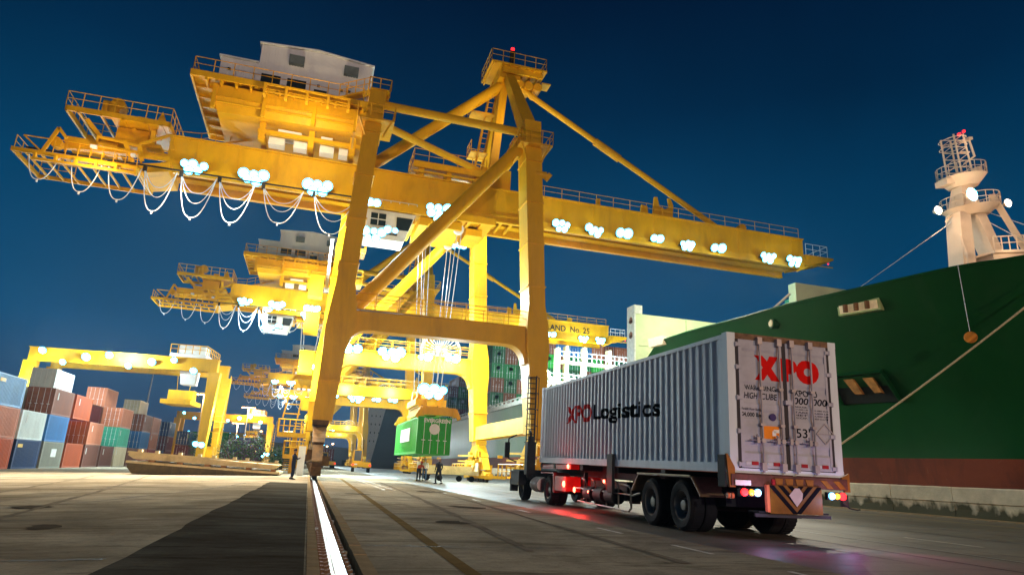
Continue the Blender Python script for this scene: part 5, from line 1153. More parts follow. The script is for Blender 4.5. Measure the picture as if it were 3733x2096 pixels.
# ---- foremast
M = part(MB().hexa([(42.7, 34.4, 12.8), (44.1, 34.4, 12.8), (44.1, 35.6, 12.8), (42.7, 35.6, 12.8)], [(42.95, 34.4, 22.0), (44.25, 34.4, 22.0), (44.25, 35.6, 22.0), (42.95, 35.6, 22.0)]), 'foremast', mastm)
b = MB().hexa([(49.3, 34.4, 13), (50.6, 34.4, 13), (50.6, 35.6, 13), (49.3, 35.6, 13)], [(44.9, 34.4, 22.0), (46.1, 34.4, 22.0), (46.1, 35.6, 22.0), (44.9, 35.6, 22.0)]); part(b, 'mast_brace', mastm, M)
part(MB().hexa([(43.4, 34.3, 22.3), (45.6, 34.3, 22.3), (45.6, 35.7, 22.3), (43.4, 35.7, 22.3)], [(43.9, 34.6, 24.4), (45.4, 34.6, 24.4), (45.4, 35.4, 24.4), (43.9, 35.4, 24.4)]), 'mast_trunk', mastm, M)
def disc(cx, cy, z, rx, ry, t, name, n_=18, sk=0):
    bb = MB(); lo = [(cx+rx*.6*math.cos(2*math.pi*i/n_), cy+ry*.6*math.sin(2*math.pi*i/n_), z-t) for i in range(n_)]; hi = [(cx+rx*math.cos(2*math.pi*i/n_), cy+ry*math.sin(2*math.pi*i/n_), z) for i in range(n_)]
    bb.add(lo+hi, [tuple(range(n_))[::-1], tuple(range(n_, 2*n_))]+[(i, (i+1) % n_, n_+(i+1) % n_, n_+i) for i in range(n_)]); o = part(bb, name, mastm, M)
    rr = MB(); pts = [(cx+rx*math.cos(2*math.pi*i/n_), cy+ry*math.sin(2*math.pi*i/n_), z) for i in range(n_+1)]; rr.rail(pts, 1.0, .8, .035); rr.build('platform_railing', mastm, M)
disc(45.4, 35, 22.4, 3.0, 1.6, .7, 'lower_platform'); disc(44.8, 35, 25.2, 2.5, 1.4, .9, 'upper_platform')
b = MB()
for dx in (-.7, .7):
    for dy in (-.6, .6): b.tube((44.6+dx, 35+dy, 25.2), (44.2+dx*.9, 35+dy*.9, 29.0), .07, 6)
for i in range(6):
    z = 25.3+i*.62; f = lambda z: 44.6-.4*(z-25.2)/3.8
    for dy in (-.57, .57): b.tube((f(z)-.66, 35+dy, z), (f(z+.6)+.66, 35+dy, z+.6), .035, 4); b.tube((f(z)-.66, 35+dy, z), (f(z)+.66, 35+dy, z), .035, 4)
    for dx in (-.66, .66): b.tube((f(z)+dx, 34.43, z), (f(z+.6)+dx, 35.57, z+.6), .035, 4)
ring = [(44.2+1.2*math.cos(a), 35+.9*math.sin(a), 28.7) for a in [2*math.pi*i/16 for i in range(17)]]; b.path(ring, .04, 4); ring = [(p[0], p[1], 28.0) for p in ring]; b.path(ring, .04, 4)
b.path([(45.2, 35, 28.5), (46.5, 35, 28.7), (46.9, 35, 27.2), (45.4, 35, 26.5)], .09, 5); b.box(46.2, 46.7, 34.8, 35.2, 28.7, 28.95); b.box(45.0, 46.2, 34.9, 35.1, 27.5, 27.62)
part(b, 'lattice_tower', mastm, M)
b = MB(); b.tube((42.8, 35, 21.9), (41.7, 34.8, 21.3), .10, 6); b.tube((47.9, 35, 22.2), (49.1, 34.8, 22.5), .12, 6); b.tube((48.0, 35, 23.0), (48.2, 35, 23.6), .08, 6); b.box(42.0, 43.0, 34.5, 35.5, 24.5, 25.0); b.box(46.6, 47.2, 34.7, 35.2, 25.3, 26.1); part(b, 'mast_brackets', mastm, M)
mast_fit = None
def mast_fit(o):
    if o.type == 'MESH':
        for v in o.data.vertices:
            if v.co.z > 12.9: v.co.z = 13+(v.co.z-13)*(.89)+.15*(v.co.x-44.5)*min(1, (v.co.z-13)/6); v.co.x = 44.6+(v.co.x-44.6)*.76
    for c in o.children: mast_fit(c)
LATER = []
for (x, y, z, e) in ((41.28, 34.5, 20.5, 1), (48.2, 34.5, 22.2, 1), (42.8, 33.0, 21.4, 1.5)):
    o = MB().revolve([(-.12, .30*e), (-.2, .24*e), (-.22, 0)], (x, y, z), 'y', 16).build('mast_lamp', mat('warm_lamp', (1, .9, .8), .3, emit=(1, .75, .50), es=18) if e < 1.4 else lens_core, SH)
    MB().revolve([(-.1, .32*e), (.25, .12*e), (.3, 0)], (x, y, z), 'y', 14).build('mast_lamp_hood', mastm, SH)
MB().revolve([(-.1, 0), (-.08, .13), (.12, .13), (.15, 0)], (43.9, 34.2, 28.8), 'z', 10).build('mast_red_lamp', redlens, M)
MB().revolve([(-.1, 0), (-.08, .11), (.12, .11), (.15, 0)], (44.9, 34.4, 29.2), 'z', 10).build('mast_red_lamp', redlens, M)
lamp('POINT', (42.6, 32.0, 21.6), 1000, col=(1, .72, .45), size=.3); lamp('POINT', (41.0, 33.6, 20.2), 900, col=(1, .65, .38), size=.2); lamp('POINT', (48.4, 33.6, 22.0), 600, col=(1, .65, .38), size=.2); lamp('POINT', (45, 33.2, 26.4), 260, col=(1, .75, .5), size=.2); lamp('POINT', (45.5, 31.5, 17.5), 350, col=(1, .72, .45), size=.2)
b = MB(); b.box(44.2, 50, 33, 36.5, 17.9, 18.1); b.box(44.6, 49.5, 33.4, 36, 12.8, 17.9); b.rail([(44.2, 33, 18.1), (50, 33, 18.1)], 1.1, .9, .05); b.rail([(42.4, 34, 17.2), (42.4, 34.3, 19.0)], 1.0, .8, .05); b.beam((50.3, 34, 17.9), (46.6, 34, 23.2), .5, .06); b.path([(50, 34, 18.1), (51.5, 34, 18.7), (50.2, 34, 19.2)], .05, 5); part(b, 'mast_house', mastm, M)
b = MB()
for q in (((42.3, 34.8, 21.2), (33.2, 40.5, 13.9)), ((45.9, 34.8, 21.6), (56, 31, 14.5)), ((47, 34.8, 22.0), (60, 33, 17.5))): b.tube(q[0], q[1], .035, 5)
part(b, 'mast_stays', ropem, M)
def mast_fit(o):
    if o.type == 'MESH':
        for v in o.data.vertices:
            if v.co.z > 12.9: v.co.z = 13+(v.co.z-13)*(.89)+.15*(v.co.x-44.5)*min(1, (v.co.z-13)/6); v.co.x = 44.6+(v.co.x-44.6)*.76
    for c in o.children: mast_fit(c)
mast_fit(M)
# small pale boom end peeping over the rail
part(MB().beam((32.4, 42.6, 13.4), (33.4, 40.8, 14.9), .14, .14), 'deck_davit', mastm)
# lashing bridge with railings on the ship
LB = part(MB().box(36.6, 54, 99.8, 101.2, 18.2, 18.55), 'lashing_bridge', mat('lashing_bridge_paint', (.75, .70, .38), .5))
b = MB()
for x in (36.8, 38.3, 41.4, 45.8, 50.2, 53.6): b.box(x-.22, x+.22, 99.7, 101.3, 11.4, 21.0 if x > 37 else 20.6)
part(b, 'bridge_posts', mat('lashing_bridge_paint', (.7, .7, .4)), LB)
b = MB().rail([(37, 99.8, 18.55), (53.8, 99.8, 18.55)], 1.5, .8, .06); b.rail([(33, 99.8, 15.2), (42, 99.8, 15.2)], 1.2, .8, .06); b.box(31, 42, 99.8, 101, 14.9, 15.2); part(b, 'bridge_railing', white, LB)
b = MB(); b.beam((46.5, 99.7, 18.2), (49.5, 99.7, 14.8), .3, .5); b.beam((34.5, 99.6, 17), (37.5, 99.6, 12), .3, .5); b.beam((33, 99.6, 12), (36.5, 99.6, 16), .25, .4); part(b, 'bridge_braces', mat('lashing_bridge_paint', (.7, .7, .4)), LB)
for x in (33, 40, 47, 54): lamp('SPOT', (x, 104, 27), 9000, aim=(x, 118, 17), angle=110, blend=.8, size=.5)  # added spots without fixtures, brightening the deck containers
for x in (38.5, 43, 48, 34): lamp('POINT', (x, 97.8, 17.0), 12000, size=.3)
lamp('SPOT', (18, 30, 24), 30000, col=(.8, 1, .8), aim=(33, 42, 12), angle=60, blend=1, size=.5) if False else None
lamp('SPOT', (41, 58, 24), 70000, col=(.9, 1, .75), aim=(45, 75, 16), angle=80, blend=1, size=.4)  # added spot without a fixture, brightening the pale breakwater wall

# ---- distant stern superstructure of the next ship, grey, and dark bow
NS = thing('moored_ship', 'dark hulled ship with grey superstructure beyond the hanging green container', 'ship')
b = MB(); b.add([(20.5, 238, -3), (34, 238, -3), (34, 330, -3), (20.5, 330, -3), (24.5, 240, 25), (38, 240, 25), (38, 330, 25), (24.5, 330, 25)], [(0, 1, 5, 4), (3, 0, 4, 7), (1, 2, 6, 5), (4, 5, 6, 7)])
b.build('hull', mat('dark_hull_paint', (.03, .025, .028), .5, var=.3, scale=.1), NS, smooth=False)
NSW = MB().hexa([(17.6, 236, 2), (21, 236, 2), (21, 245, 2), (17.6, 245, 2)], [(19.0, 236, 23), (25.0, 236, 23), (25.0, 245, 23), (19.0, 245, 23)]).build('superstructure', mat('grey_superstructure', (.34, .33, .33), .6), NS, smooth=False)
b = MB()
for r_ in range(6):
    for c in range(3): b.box(19.8+c*1.4, 20.1+c*1.4, 235.9, 236, 8.5+r_*2.8, 9.1+r_*2.8)
b.build('portholes', glass, NSW, smooth=False)

# ================================================================ YARD GANTRY CRANES
def rtg(label, x0, x1, y, ztop, s=1.0, rz=0, group='yard gantry cranes'):
    T = thing('yard_gantry_crane', label, 'gantry crane', (x0, y, -.8), (0, 0, rz), group=group); w = x1-x0; h = ztop+.8
    pt = lambda b, n, m=yel, par=T, **k: b.build(n, m, par, **k)
    for dy in (-3.2, 3.2):
        pt(MB().box(-.3*s, w+.3*s, dy-.5*s, dy+.5*s, h-1.7*s, h-.1*s), 'main_beam'); pt(MB().box(-.4*s, w+.4*s, dy-.6*s, dy+.6*s, h-.1*s, h), 'beam_rail', yel2)
        for xx, nm in ((0, 0), (w, 1)):
            b = MB(); b.hexa([(xx-.45*s, dy*1.25-.5*s, 1.6), (xx+.45*s, dy*1.25-.5*s, 1.6), (xx+.45*s, dy*1.25+.5*s, 1.6), (xx-.45*s, dy*1.25+.5*s, 1.6)], [(xx-.75*s, dy-.5*s, h-1.7*s), (xx+.75*s, dy-.5*s, h-1.7*s), (xx+.75*s, dy+.5*s, h-1.7*s), (xx-.75*s, dy+.5*s, h-1.7*s)])
            pt(b, 'leg')
    for xx in (0, w): pt(MB().box(xx-.6, xx+.6, -5, 5, .9, 1.7).box(xx-.9, xx+.9, -1.5, 1.5, 1.7, 3.2), 'sill_beam')
    for xx in (0, w):
        b = MB()
        for yy in (-4.2, 4.2): b.revolve([(-.3, 0), (-.3, .75), (.3, .75), (.3, 0)], (xx, yy, .75), 'x', 18)
        pt(b, 'tyres', black)
    b = MB(); tx0 = w*.80; b.box(tx0-1.5, tx0+3.2, -3.6, 3.6, h+.05, h+.5); b.box(tx0-.8, tx0+1.2, -1.5, 1.2, h+.5, h+2.0); b.box(tx0+1.5, tx0+2.8, -2.8, -.5, h+.5, h+1.7); tr_ = pt(b, 'trolley', white)
    pt(MB().tube((tx0-.6, -2.4, h+1.2), (tx0+1.8, -2.4, h+1.2), .7, 14), 'winch_drum', white, tr_)
    pt(MB().rail([(tx0-1.5, -3.6, h+.5), (tx0+3.2, -3.6, h+.5), (tx0+3.2, 3.6, h+.5)], 1.2, 1.0, .05), 'trolley_railing', yel2, tr_)
    b = MB()
    for q in (-1, 1): b.tube((tx0+q*1.2, 0, h), (tx0+q*.8, 0, h-4.2), .05, 4)
    b.box(tx0-1.6, tx0+1.6, -1, 1, h-5.6, h-4.2); b.box(tx0-1.9, tx0+1.9, -2.8, 2.8, h-6.2, h-5.6); pt(b, 'spreader', yel, tr_)
    pt(MB().hexa([(tx0+.3, -3, h-3.6), (tx0+2.1, -3, h-3.6), (tx0+2.1, -1.4, h-3.6), (tx0+.3, -1.4, h-3.6)], [(tx0, -3, h-1.8), (tx0+2.2, -3, h-1.8), (tx0+2.2, -1.3, h-1.8), (tx0, -1.3, h-1.8)]), 'operator_cabin', white, tr_)
    b = MB()
    for i in range(14): b.box(w+.6, w+1.5, -2.6+i*.18, -2.45+i*.18, 2+i*.75, 2.06+i*.75)
    b.rail([(w+1.5, -2.6, 2), (w+1.5, -.1, 12)], 1, 1.2, .05); b.box(w+.5, w+1.6, -.5, 1.5, 6.5, 6.6); pt(b, 'stair', yel2)
    for i in range(8):
        l = MB(); hh = MB(); xx = w*(.06+i*.118); lampbank(hh, l, xx, -4.0, h-(.7 if i % 3 == 0 else 2.0 if i % 3 == 1 else 1.2), 1, .8*s)
        fl = pt(hh, 'floodlight', darkm); l.build('lens', [lens, lens_core], fl)
    l = MB(); hh = MB(); lampbank(hh, l, w, -5.4, 3.1, 2, 1.5*s); pt(hh, 'leg_floodlight', darkm); l.build('lens', [lens, lens_core], T)
    return T
rtg('large yellow yard gantry crane standing over the container stack at the left', -35.6, -12.8, 105, 13.9, 1.05, R(-6))
for x in (-33, -25, -17): lamp('SPOT', (x, 99.8, 13.0), 60000, aim=(x+2, 80, 3), angle=150, blend=.9, size=.5)
lamp('SPOT', (-7.5, 99.5, 11.5), 60000, col=(1, .88, .66), aim=(-7, 56, 0), angle=60, blend=1, size=.5)
lamp('POINT', (-11.2, 99, 7), 14000, size=.4); lamp('POINT', (-25, 97, 13.5), 26000, size=.4); lamp('SPOT', (-12.5, 96, 12), 70000, aim=(-26, 76, 2), angle=110, blend=.8, size=.5); lamp('POINT', (-35, 99, 9), 12000, size=.4); lamp('POINT', (-13.5, 99.2, 2.6), 700, size=.3)
rtg('smaller distant yellow yard gantry crane between the big gantry and the quay crane leg', -36, -11.0, 215, 13.2, 1.1)
lamp('SPOT', (-20, 206, 11), 30000, aim=(-20, 190, 0), angle=150, blend=.9, size=.5); lamp('POINT', (-11, 206, 6), 6000, size=.4)
rtg('farthest yellow yard gantry crane, just visible low behind the second gantry', -44, -18, 330, 12, 1.1)

# ================================================================ HATCH COVERS on the yard
hcm = mat('hatch_cover_cream', (.72, .55, .28), .6, var=.2, scale=1, dirt=.5, dcol=(.22, .13, .05)); hcd = mat('hatch_cover_dark', (.07, .05, .02), .6, var=.3)
HC = thing('hatch_cover', 'lower of two steel hatch covers stacked on the yard, dark side plates', 'hatch cover', (-11, 50, -.12), (0, R(1.9), 0), group='hatch covers stacked on the yard')
MB().prism([(.35, 0, -.12), (9.2, 0, -.02), (9.3, 0, .52), (0, 0, .52), (0, 0, .25)], (0, 7.5, 0)).build('side_plate', hcd, HC, smooth=False)
MB().box(-.1, 9.4, -.12, 7.6, .52, .66).build('top_plate', hcm, HC, smooth=False)
b = MB()
for x in (2.6, 3.0, 5.3, 7.6, 8.0): b.box(x, x+.12, -.05, 0, .0, .52)
b.build('stiffeners', hcd, HC, smooth=False)
b = MB()
for x in (1.2, 2.9, 4.6, 5.6, 7.2, 8.8): b.box(x, x+.35, -.1, .4, .66, .80)
b.build('stacking_feet', rustm, HC, smooth=False)
HC = thing('hatch_cover', 'upper of two steel hatch covers stacked on the yard, cream coloured edge', 'hatch cover', (-11, 50.05, .68), (0, R(1.9), 0), group='hatch covers stacked on the yard')
MB().prism([(.3, 0, 0), (8.9, 0, 0), (9.3, 0, .32), (-.05, 0, .40), (-.05, 0, .2)], (0, 7.4, 0)).build('panel', hcm, HC, smooth=False)
b = MB(); b.box(-.1, 9.3, -.12, .0, .36, .46)
for x in (.5, 1.5, 2.9, 4.1, 5.0, 6.3, 7.1, 8.3, 9.0): b.box(x, x+.22, -.15, .3, .44, .62)
for x in (2.0, 4.0, 5.9, 7.9): b.box(x, x+.06, -.07, 0, 0, .36)
b.build('edge_fittings', hcm, HC, smooth=False)

# ================================================================ PEOPLE
skin = mat('skin', (.32, .17, .10), .6); 
def person(label, loc, rz, shirt, trousers, helmet, pose='stand', h=1.72, group=None):
    T = thing('person', label, 'person', loc, (0, 0, rz), group=group); s = h/1.72
    fwd = .12 if pose == 'walk' else .0
    J = {'pel': (0, 0, .93), 'ch': (0, .01, 1.22), 'nk': (0, .01, 1.45), 'hd': (0, .02, 1.50), 'sl': (-.19, .0, 1.39), 'sr': (.19, .0, 1.39),
         'el': (-.26, -.02, 1.13), 'er': (.26, -.02, 1.13), 'wl': (-.24, .10, .90), 'wr': (.24, .10, .90),
         'hl': (-.10, 0, .90), 'hr': (.10, 0, .90), 'kl': (-.11, fwd+.03, .50), 'kr': (.11, -fwd+.03, .50), 'al': (-.11, fwd*1.6-.01, .09), 'ar': (.11, -fwd*1.9-.01, .11)}
    if pose == 'bend':
        for k, (y, z) in {'ch': (.22, 1.10), 'nk': (.42, 1.20), 'hd': (.48, 1.22), 'sl': (.36, 1.15), 'sr': (.36, 1.15), 'el': (.42, .92), 'er': (.42, .92), 'wl': (.55, .74), 'wr': (.55, .74)}.items(): J[k] = (J[k][0], y, z)
    if pose == 'arms':
        for k, v in {'el': (-.28, .10, 1.16), 'er': (.28, .10, 1.16), 'wl': (-.10, .28, 1.20), 'wr': (.10, .28, 1.22)}.items(): J[k] = v
    names = list(J); E_ = [('pel', 'ch'), ('ch', 'nk'), ('nk', 'hd'), ('ch', 'sl'), ('ch', 'sr'), ('sl', 'el'), ('sr', 'er'), ('el', 'wl'), ('er', 'wr'), ('pel', 'hl'), ('pel', 'hr'), ('hl', 'kl'), ('hr', 'kr'), ('kl', 'al'), ('kr', 'ar')]
    rad = {'pel': (.16, .12), 'ch': (.17, .12), 'nk': (.065, .065), 'hd': (.06, .06), 'sl': (.075, .075), 'sr': (.075, .075), 'el': (.05, .05), 'er': (.05, .05), 'wl': (.036, .036), 'wr': (.036, .036), 'hl': (.105, .11), 'hr': (.105, .11), 'kl': (.072, .075), 'kr': (.072, .075), 'al': (.055, .06), 'ar': (.055, .06)}
    me = bpy.data.meshes.new('body'); me.from_pydata([tuple(c*s for c in J[k]) for k in names], [(names.index(a), names.index(c)) for a, c in E_], [])
    o = bpy.data.objects.new('body', me); COL.objects.link(o)
    md = o.modifiers.new('skin', 'SKIN'); 
    for i, k in enumerate(names): me.skin_vertices[0].data[i].radius = (rad[k][0]*s, rad[k][1]*s); me.skin_vertices[0].data[i].use_root = (k == 'pel')
    o.modifiers.new('sub', 'SUBSURF').levels = 2
    m2 = bpy.data.meshes.new_from_object(o.evaluated_get(bpy.context.evaluated_depsgraph_get())); bpy.data.objects.remove(o)
    m2.materials.clear(); m2.materials.append(shirt); m2.materials.append(trousers)
    for p in m2.polygons: p.material_index = 1 if p.center.z < .95*s else 0; p.use_smooth = True
    link('body', m2, T)
    hd = Vector(J['hd'])*s; b = MB()
    b.revolve([(-.02, 0), (-.01, .05), (.03, .072), (.10, .088), (.17, .086), (.22, .06), (.24, 0)], hd, 'z', 16); b.hexa([hd+Vector((-.014, .075, .09)), hd+Vector((.014, .075, .09)), hd+Vector((.01, .08, .14)), hd+Vector((-.01, .08, .14))], [hd+Vector((-.012, .105, .09)), hd+Vector((.012, .105, .09)), hd+Vector((.006, .085, .14)), hd+Vector((-.006, .085, .14))]); 
    for q in (-.088, .088): b.tube(hd+Vector((q-.008, 0, .11)), hd+Vector((q+.008, 0, .11)), .028, 8)
    H = b.build('head', skin, T); e = MB()
    for q in (-.032, .032): e.revolve([(0, .012), (.006, 0)], hd+Vector((q, .082, .135)), 'y', 6)
    e.box(hd.x-.025, hd.x+.025, hd.y+.08, hd.y+.09, hd.z+.055, hd.z+.063); e.build('eyes_and_mouth', black, H)
    MB().revolve([(.13, .125), (.135, .10), (.20, .10), (.25, .07), (.27, 0)], hd, 'z', 16).build('helmet', helmet, T)
    for w_, sx in (('wl', -1), ('wr', 1)):
        c = Vector(J[w_])*s; el = Vector(J['el' if sx < 0 else 'er'])*s; d = (c-el).normalized(); sd = Vector((1, 0, 0)); b = MB(); b.beam(c, c+d*.09, .075, .03, up=(0, 1, .01))
        for f in range(4): a = c+d*.085+sd*(-.028+.019*f); L_ = (.062, .075, .07, .055)[f]; m_ = a+d*L_*.5; b.tube(a, m_, .0095, 6); b.tube(m_, m_+(d+Vector((0, .45, 0))).normalized()*L_*.5, .009, 6, .006)
        a = c+d*.03-sd*sx*.035; b.tube(a, a+(d-sd*sx*.6).normalized()*.06, .011, 6, .008); b.build('hand', skin, T)
    for k, sx in (('al', -1), ('ar', 1)):
        c = Vector(J[k])*s; MB().hexa([(c.x-.05, c.y-.10, 0), (c.x+.05, c.y-.10, 0), (c.x+.045, c.y+.19, 0), (c.x-.045, c.y+.19, 0)], [(c.x-.045, c.y-.09, .10), (c.x+.045, c.y-.09, .10), (c.x+.03, c.y+.14, .05), (c.x-.03, c.y+.14, .05)]).build('boot', black, T)
    return T
navy = mat('navy_cloth', (.012, .018, .045), .85); dk = mat('dark_cloth', (.02, .022, .03), .85); hiviz = mat('hiviz_jacket', (.45, .75, .06), .7); wsh = mat('white_cloth', (.7, .7, .7), .8); redc = mat('red_cloth', (.45, .06, .03), .8); tan = mat('tan_cloth', (.25, .18, .1), .8)
person('man in dark blue clothes standing beside the crane rail', (-.62, 41.6, .005), R(-70), navy, navy, dk, 'arms', 1.66)
person('worker in dark clothes walking on the bright apron below the green container', (8.7, 46.2, .005), R(20), dk, dk, mat('helmet_tan', (.5, .3, .15)), 'walk', 1.65)
person('worker in a red shirt bending beneath the hanging green container', (8.4, 52.8, .005), R(-30), redc, dk, mat('helmet_red', (.5, .05, .03)), 'bend', 1.7)
person('worker in white shirt standing beside the bending worker in red', (9.3, 55.5, .005), R(160), wsh, mat('jeans', (.06, .12, .25)), mat('helmet_white', (.8, .8, .8)), 'stand', 1.7)
person('worker in a yellow green jacket standing on the ship lashing bridge', (41.7, 100.4, 18.57), R(170), hiviz, mat('purple_grey_cloth', (.25, .22, .35)), mat('helmet_white', (.8, .8, .8)), 'stand', 2.2)

# ================================================================ TERMINAL TRACTOR AND OTHER YARD THINGS
def yard_tractor(label, loc, rz=0, sc=1.0):
    T = thing('terminal_tractor', label, 'tractor', loc, (0, 0, rz), group='terminal tractors on the apron')
    b = MB(); b.box(-1.25, 1.25, 0, 1.0, .75, 1.15); b.box(-1.2, -.5, .2, 5.2, .6, .95); b.box(.5, 1.2, .2, 5.2, .6, .95); b.hexa([(-.2, -.15, .7), (1.4, -.15, .7), (1.4, 1.2, .7), (-.2, 1.2, .7)], [(.0, -.1, 1.35), (1.3, -.1, 1.35), (1.3, 1.1, 1.35), (0, 1.1, 1.35)]); b.build('chassis', yel, T, smooth=False)
    cb = MB().box(-1.1, .1, 3.2, 5.0, 1.0, 1.5).box(-1.1, .1, 3.2, 5.0, 2.9, 3.0)
    for x in (-1.1, .0):
        for y in (3.2, 4.9): cb.box(x, x+.1, y, y+.1, 1.5, 2.9)
    c = cb.build('cab', yel, T, smooth=False); MB().box(-1.05, .05, 3.24, 3.26, 1.5, 2.9).box(-1.08, -1.06, 3.3, 4.9, 1.5, 2.9).build('cab_glass', glass, c, smooth=False)
    MB().rail([(-1.2, .3, 1.0), (-1.2, 3.0, 1.0)], 1.6, .9, .05).build('side_railing', yel2, T)
    for y in (.9, 4.4):
        for s_ in (-1, 1): MB().revolve([(-.2, 0), (-.2, .48), (.2, .48), (.2, 0)], (s_*1.05, y, .48), 'x', 18).build('wheel', black, T)
    for x in (-1.1, 1.2): MB().revolve([(-.05, .12), (0, 0)], (x, -.16, .95), 'y', 10).build('tail_lamp', redlens, T)
    MB().box(-.9, -.5, -.05, 0, .95, 1.1).build('tail_marker', white, T)
    return T
yard_tractor('yellow terminal tractor parked under the crane arch, left of the hanging green container', (7.3, 96, .005), R(-4))
yard_tractor('second terminal tractor farther off, in shade under the far portals', (4.4, 140, .005), R(5))
container('maroon', (3.0, 146, 1.2), 'dark red container on a trailer far off under the crane portals', L=12.19)
# low flat trailer behind the people
stain(hullm, .25, .55, .75, .5, (.025, .075, .03), (1, 1, .3)); stain(hullm, 1.6, .68, .8, .6, (.05, .03, .012), (1.5, 1.5, .12)); stain(hullr, .6, .5, .7, .6, (.06, .018, .01), (1, 1, .3)); stain(hullr, 3, .62, .74, .5, (.28, .14, .08), (1, 1, .4))
FT = thing('flat_trailer', 'low cream coloured flat trailer beyond the workers under the crane', 'trailer', (9.4, 58, 0))
MB().box(0, 5.0, 0, 2.4, .55, .9).box(0, .12, 0, 2.4, .9, 1.5).box(4.88, 5.0, 0, 2.4, .9, 1.6).box(.5, 4.5, .3, 2.1, .9, 1.25).build('bed', hcm, FT, smooth=False)
b = MB()
for x in (.6, 1.7, 3.4, 4.5): b.revolve([(-.15, 0), (-.15, .24), (.15, .24), (.15, 0)], (x, .5, .24), 'y', 14)
b.build('trailer_wheels', black, FT)
# wharf utility box + traffic post near the landside leg
UB = thing('utility_box', 'pale upright electrical cabinet beside the foot of the landside crane leg', 'cabinet', (-.55, 53, 0)); MB().box(0, .5, 0, .5, 0, 2.1).build('cabinet_body', white, UB); MB().box(.05, .45, -.02, 0, .2, 1.9).build('cabinet_door', white, UB)

# high mast lights with sodium heads
def mast(label, x, y, h, n_=2, col=(1, .55, .2), e=9000, z0=-.85):
    T = thing('light_mast', label, 'light mast', (x, y, z0), group='sodium light masts in the yard')
    MB().tube((0, 0, 0), (0, 0, h), .22, 8, .12).build('pole', mat('mast_galvanised', (.45, .42, .38), .5), T)
    b = MB(); l = MB(); b.beam((-1.6, 0, h), (1.6, 0, h), .2, .2)
    for k in range(4): xx = -1.5+k; b.box(xx-.4, xx+.4, -.3, .5, h-.02, h+.3); l.box(xx-.36, xx+.36, -.36, .45, h-.14, h-.03)
    b.build('lamp_heads', darkm, T); l.build('lens', lens_s, T)
    if e: lamp('POINT', (x, y-.8, z0+h-.9), e, col=col, size=.5)
mast('tall sodium light mast beside the right leg of the big yard gantry', -21.0, 148, 14.0, e=16000)
mast('sodium light mast above the small distant gantry', -17.5, 210, 16.2, e=26000)
mast('short sodium light mast low beyond the bush', -23.5, 250, 13.5, e=20000)
mast('dim far sodium light mast between two gantries', -9, 330, 15, e=7000)
mast('far sodium light mast seen under the crane portals', 6, 360, 14, e=8000)
MX = thing('tall_unlit_pole', 'tall thin unlit pole rising under the beam of the big gantry', 'pole', (-42, 198, -.85)); MB().tube((0, 0, 0), (.6, 0, 25), .3, 8, .12).build('pole', mat('mast_galvanised', (.45, .42, .38)), MX)

# bush of bougainvillea and low trees behind the hatch covers
def shrub(label, x, y, w, h, cols, nleaf=1500, z0=-.7, cat='bush', seed=1):
    rnd = random.Random(seed); T = thing('bush' if cat == 'bush' else 'tree', label, cat, (x, y, z0), group=None)
    b = MB()
    for k in range(5): b.tube((0, 0, 0), (rnd.uniform(-w*.3, w*.3), rnd.uniform(-.6, .6), h*.7), .09, 5, .03)
    b.build('stems', rustm, T)
    lobes = [(rnd.uniform(-w*.42, w*.42), rnd.uniform(-1, 1), h*rnd.uniform(.35, .8), rnd.uniform(.5, 1.0)*h*.32) for _ in range(11)]
    for ci, c in enumerate(cols):
        b = MB()
        for k in range(nleaf//len(cols)):
            lx, ly, lz, lr = lobes[(k*len(cols)+ci) % len(lobes)] if rnd.random() < .5 else rnd.choice(lobes); v = Vector((rnd.gauss(0, 1), rnd.gauss(0, 1), rnd.gauss(0, 1))).normalized()*lr*rnd.uniform(.6, 1.12)
            p_ = Vector((lx, ly, lz))+v; a = Vector((rnd.uniform(-1, 1), rnd.uniform(-1, 1), rnd.uniform(-1, 1))).normalized()*.14; c2 = a.cross(Vector((rnd.uniform(-1, 1), rnd.uniform(-1, 1), 1))).normalized()*.08
            b.add([p_-a, p_-c2, p_+a, p_+c2], [(0, 1, 2, 3)])
        b.build('foliage' if ci == 0 else 'blossom', c, T, smooth=False, kind='stuff')
lf = mat('leaf_green', (.06, .11, .02), .6, var=.3); bl_ = mat('blossom_purple', (.12, .03, .09), .6, var=.3); lf2 = mat('leaf_dark', (.02, .06, .02), .6, var=.3)
shrub('green bush with purple blossom beyond the stacked hatch covers', -7.8, 92, 8.5, 4.6, [lf, lf, bl_], 2600, seed=2)
shrub('low green shrub left of the landside crane leg', -2.9, 88, 3.6, 3.6, [lf, lf2], 1300, seed=5)
shrub('dark round tree between the gantry leg and the bush', -13.5, 112, 6, 6.0, [lf2, lf], 2000, cat='tree', seed=9)

# far yard: more boxes, sheds, dots of light
for i in range(12):
    x = -52+i*2.9+random.uniform(-.5, .5); y = 232+random.uniform(0, 40); nlev = random.choice((1, 2, 2, 3))
    for t in range(nlev):
        c = random.choice(['brown', 'dark blue', 'dark green', 'salmon', 'maroon', 'mauve brown'])
        container(c, (x, y, -1.1+2.62*t), '%s far yard container, %s layer, %s stack from the left' % (c, TIER[t], ORD[i]), L=6.06, group='containers in the far yard')
container('dark blue', (-25.5, 152, 3.2), 'dark blue container high on a stack behind the gantry leg', L=12.19); container('maroon', (-25.5, 152, .5), 'maroon container below the dark blue one behind the gantry leg', L=12.19); container('green', (-16.5, 158, 3.6), 'green container on top of a stack behind the bush', L=12.19, rz=R(60)); container('dark blue', (-14, 165, 2.2), 'dark blue container on a stack behind the bush', L=12.19, rz=R(50))
SHD = thing('warehouse', 'long low dark warehouse along the far end of the yard', 'warehouse', (-150, 385, -1.2))
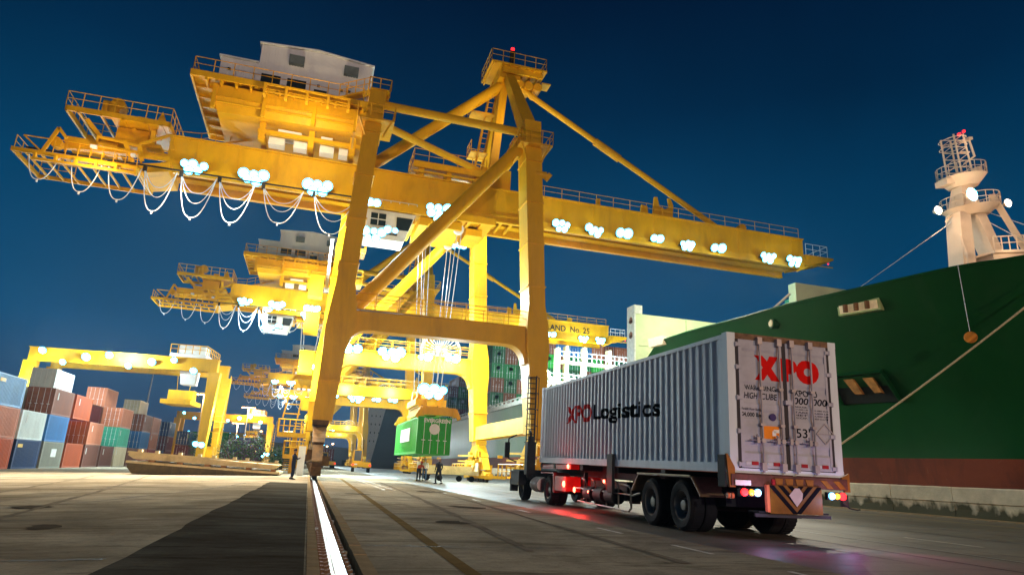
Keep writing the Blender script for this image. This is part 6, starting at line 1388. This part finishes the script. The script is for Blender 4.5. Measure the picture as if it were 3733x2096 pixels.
MB().prism([(0, 0, 0), (230, 0, 0), (230, 0, 9), (115, 0, 12), (0, 0, 9)], (0, 30, 0)).build('wall', mat('shed_cladding', (.10, .09, .09), .7), SHD, smooth=False)
b = MB()
for i in range(30): b.box(4+i*7.5, 8+i*7.5, -.1, 0, 0, 4)
b.build('roller_doors', darkm, SHD)
ER = thing('hill_line', 'low dark wooded rise beyond the harbour', 'hill', (0, 0, 0)); ER['kind'] = 'structure'
b = MB(); pts = []; 
for i in range(80):
    x = -900+i*24; pts.append((x, 900, 10+6*math.sin(i*.4)+4*math.sin(i*1.1)+random.uniform(-1, 1)))
b.add([(p[0], 900, -5) for p in pts]+pts, [(i, i+1, 80+i+1, 80+i) for i in range(79)]); b.add([(p[0], 960, -5) for p in pts]+[(p[0], 940, p[2]*.9) for p in pts], [(i, i+1, 80+i+1, 80+i) for i in range(79)]); b.add(pts+[(p[0], 940, p[2]*.9) for p in pts], [(i, i+1, 80+i+1, 80+i) for i in range(79)]); b.build('wooded_slope', mat('far_hill', (.012, .02, .015), .9), ER)
for i in range(34):
    x = random.uniform(-75, 12); y = random.uniform(240, 380); z = random.uniform(4, 13); T = thing('yard_lamp', 'small distant yard lamp, one of the dots of light low on the horizon', 'lamp', (x, y, -1.1), group='distant yard lamps on the horizon')
    MB().tube((0, 0, 0), (0, 0, z), .08, 5).build('post', darkm, T); MB().box(-.35, .35, -.2, .2, z, z+.3).build('lens', random.choice([lens, lens, lens_s]), T)
# floodlight masts added out of view behind the viewer, for the light on near faces
def behind(x, y, z, e, col, lab_):
    T = thing('added_floodlight_mast', lab_, 'light mast', (x, y, 0)); MB().tube((0, 0, 0), (0, 0, z), .3, 10, .15).build('pole', mat('mast_galvanised', (.45, .42, .38)), T)
    MB().box(-1.5, 1.5, -.3, .3, z-.2, z+.2).build('lamp_frame', darkm, T); h = MB(); MB().box(-1.3, 1.3, .32, .40, z-.18, z+.18).build('lens', lens_s, T)
    lamp('SPOT', (x, y+1.0, z), e, col=col, aim=(x*.8+6, y+70, 9), angle=100, blend=.8, size=.6)
behind(1, -62, 12, 230000, (1, .86, .76), 'added floodlight mast out of view behind the viewer, in line with the crane rail')
behind(25.5, -40, 12, 110000, (1, .55, .24), 'added orange floodlight mast out of view behind the viewer, beside the quay wall')

# ================================================================ HARBOUR HAZE (air lit by the floodlights)
HZ = MB().box(-600, 400, -60, 600, -4, 60).build('haze', None, smooth=False, kind='stuff')
hm = bpy.data.materials.new('haze_air'); hm.use_nodes = True; t = hm.node_tree; t.nodes.clear()
o_ = t.nodes.new('ShaderNodeOutputMaterial'); v_ = t.nodes.new('ShaderNodeVolumePrincipled'); v_.inputs['Color'].default_value = (.60, .82, 1, 1); v_.inputs['Density'].default_value = HAZE; v_.inputs['Anisotropy'].default_value = .75
t.links.new(v_.outputs[0], o_.inputs['Volume']); HZ.data.materials.clear(); HZ.data.materials.append(hm)
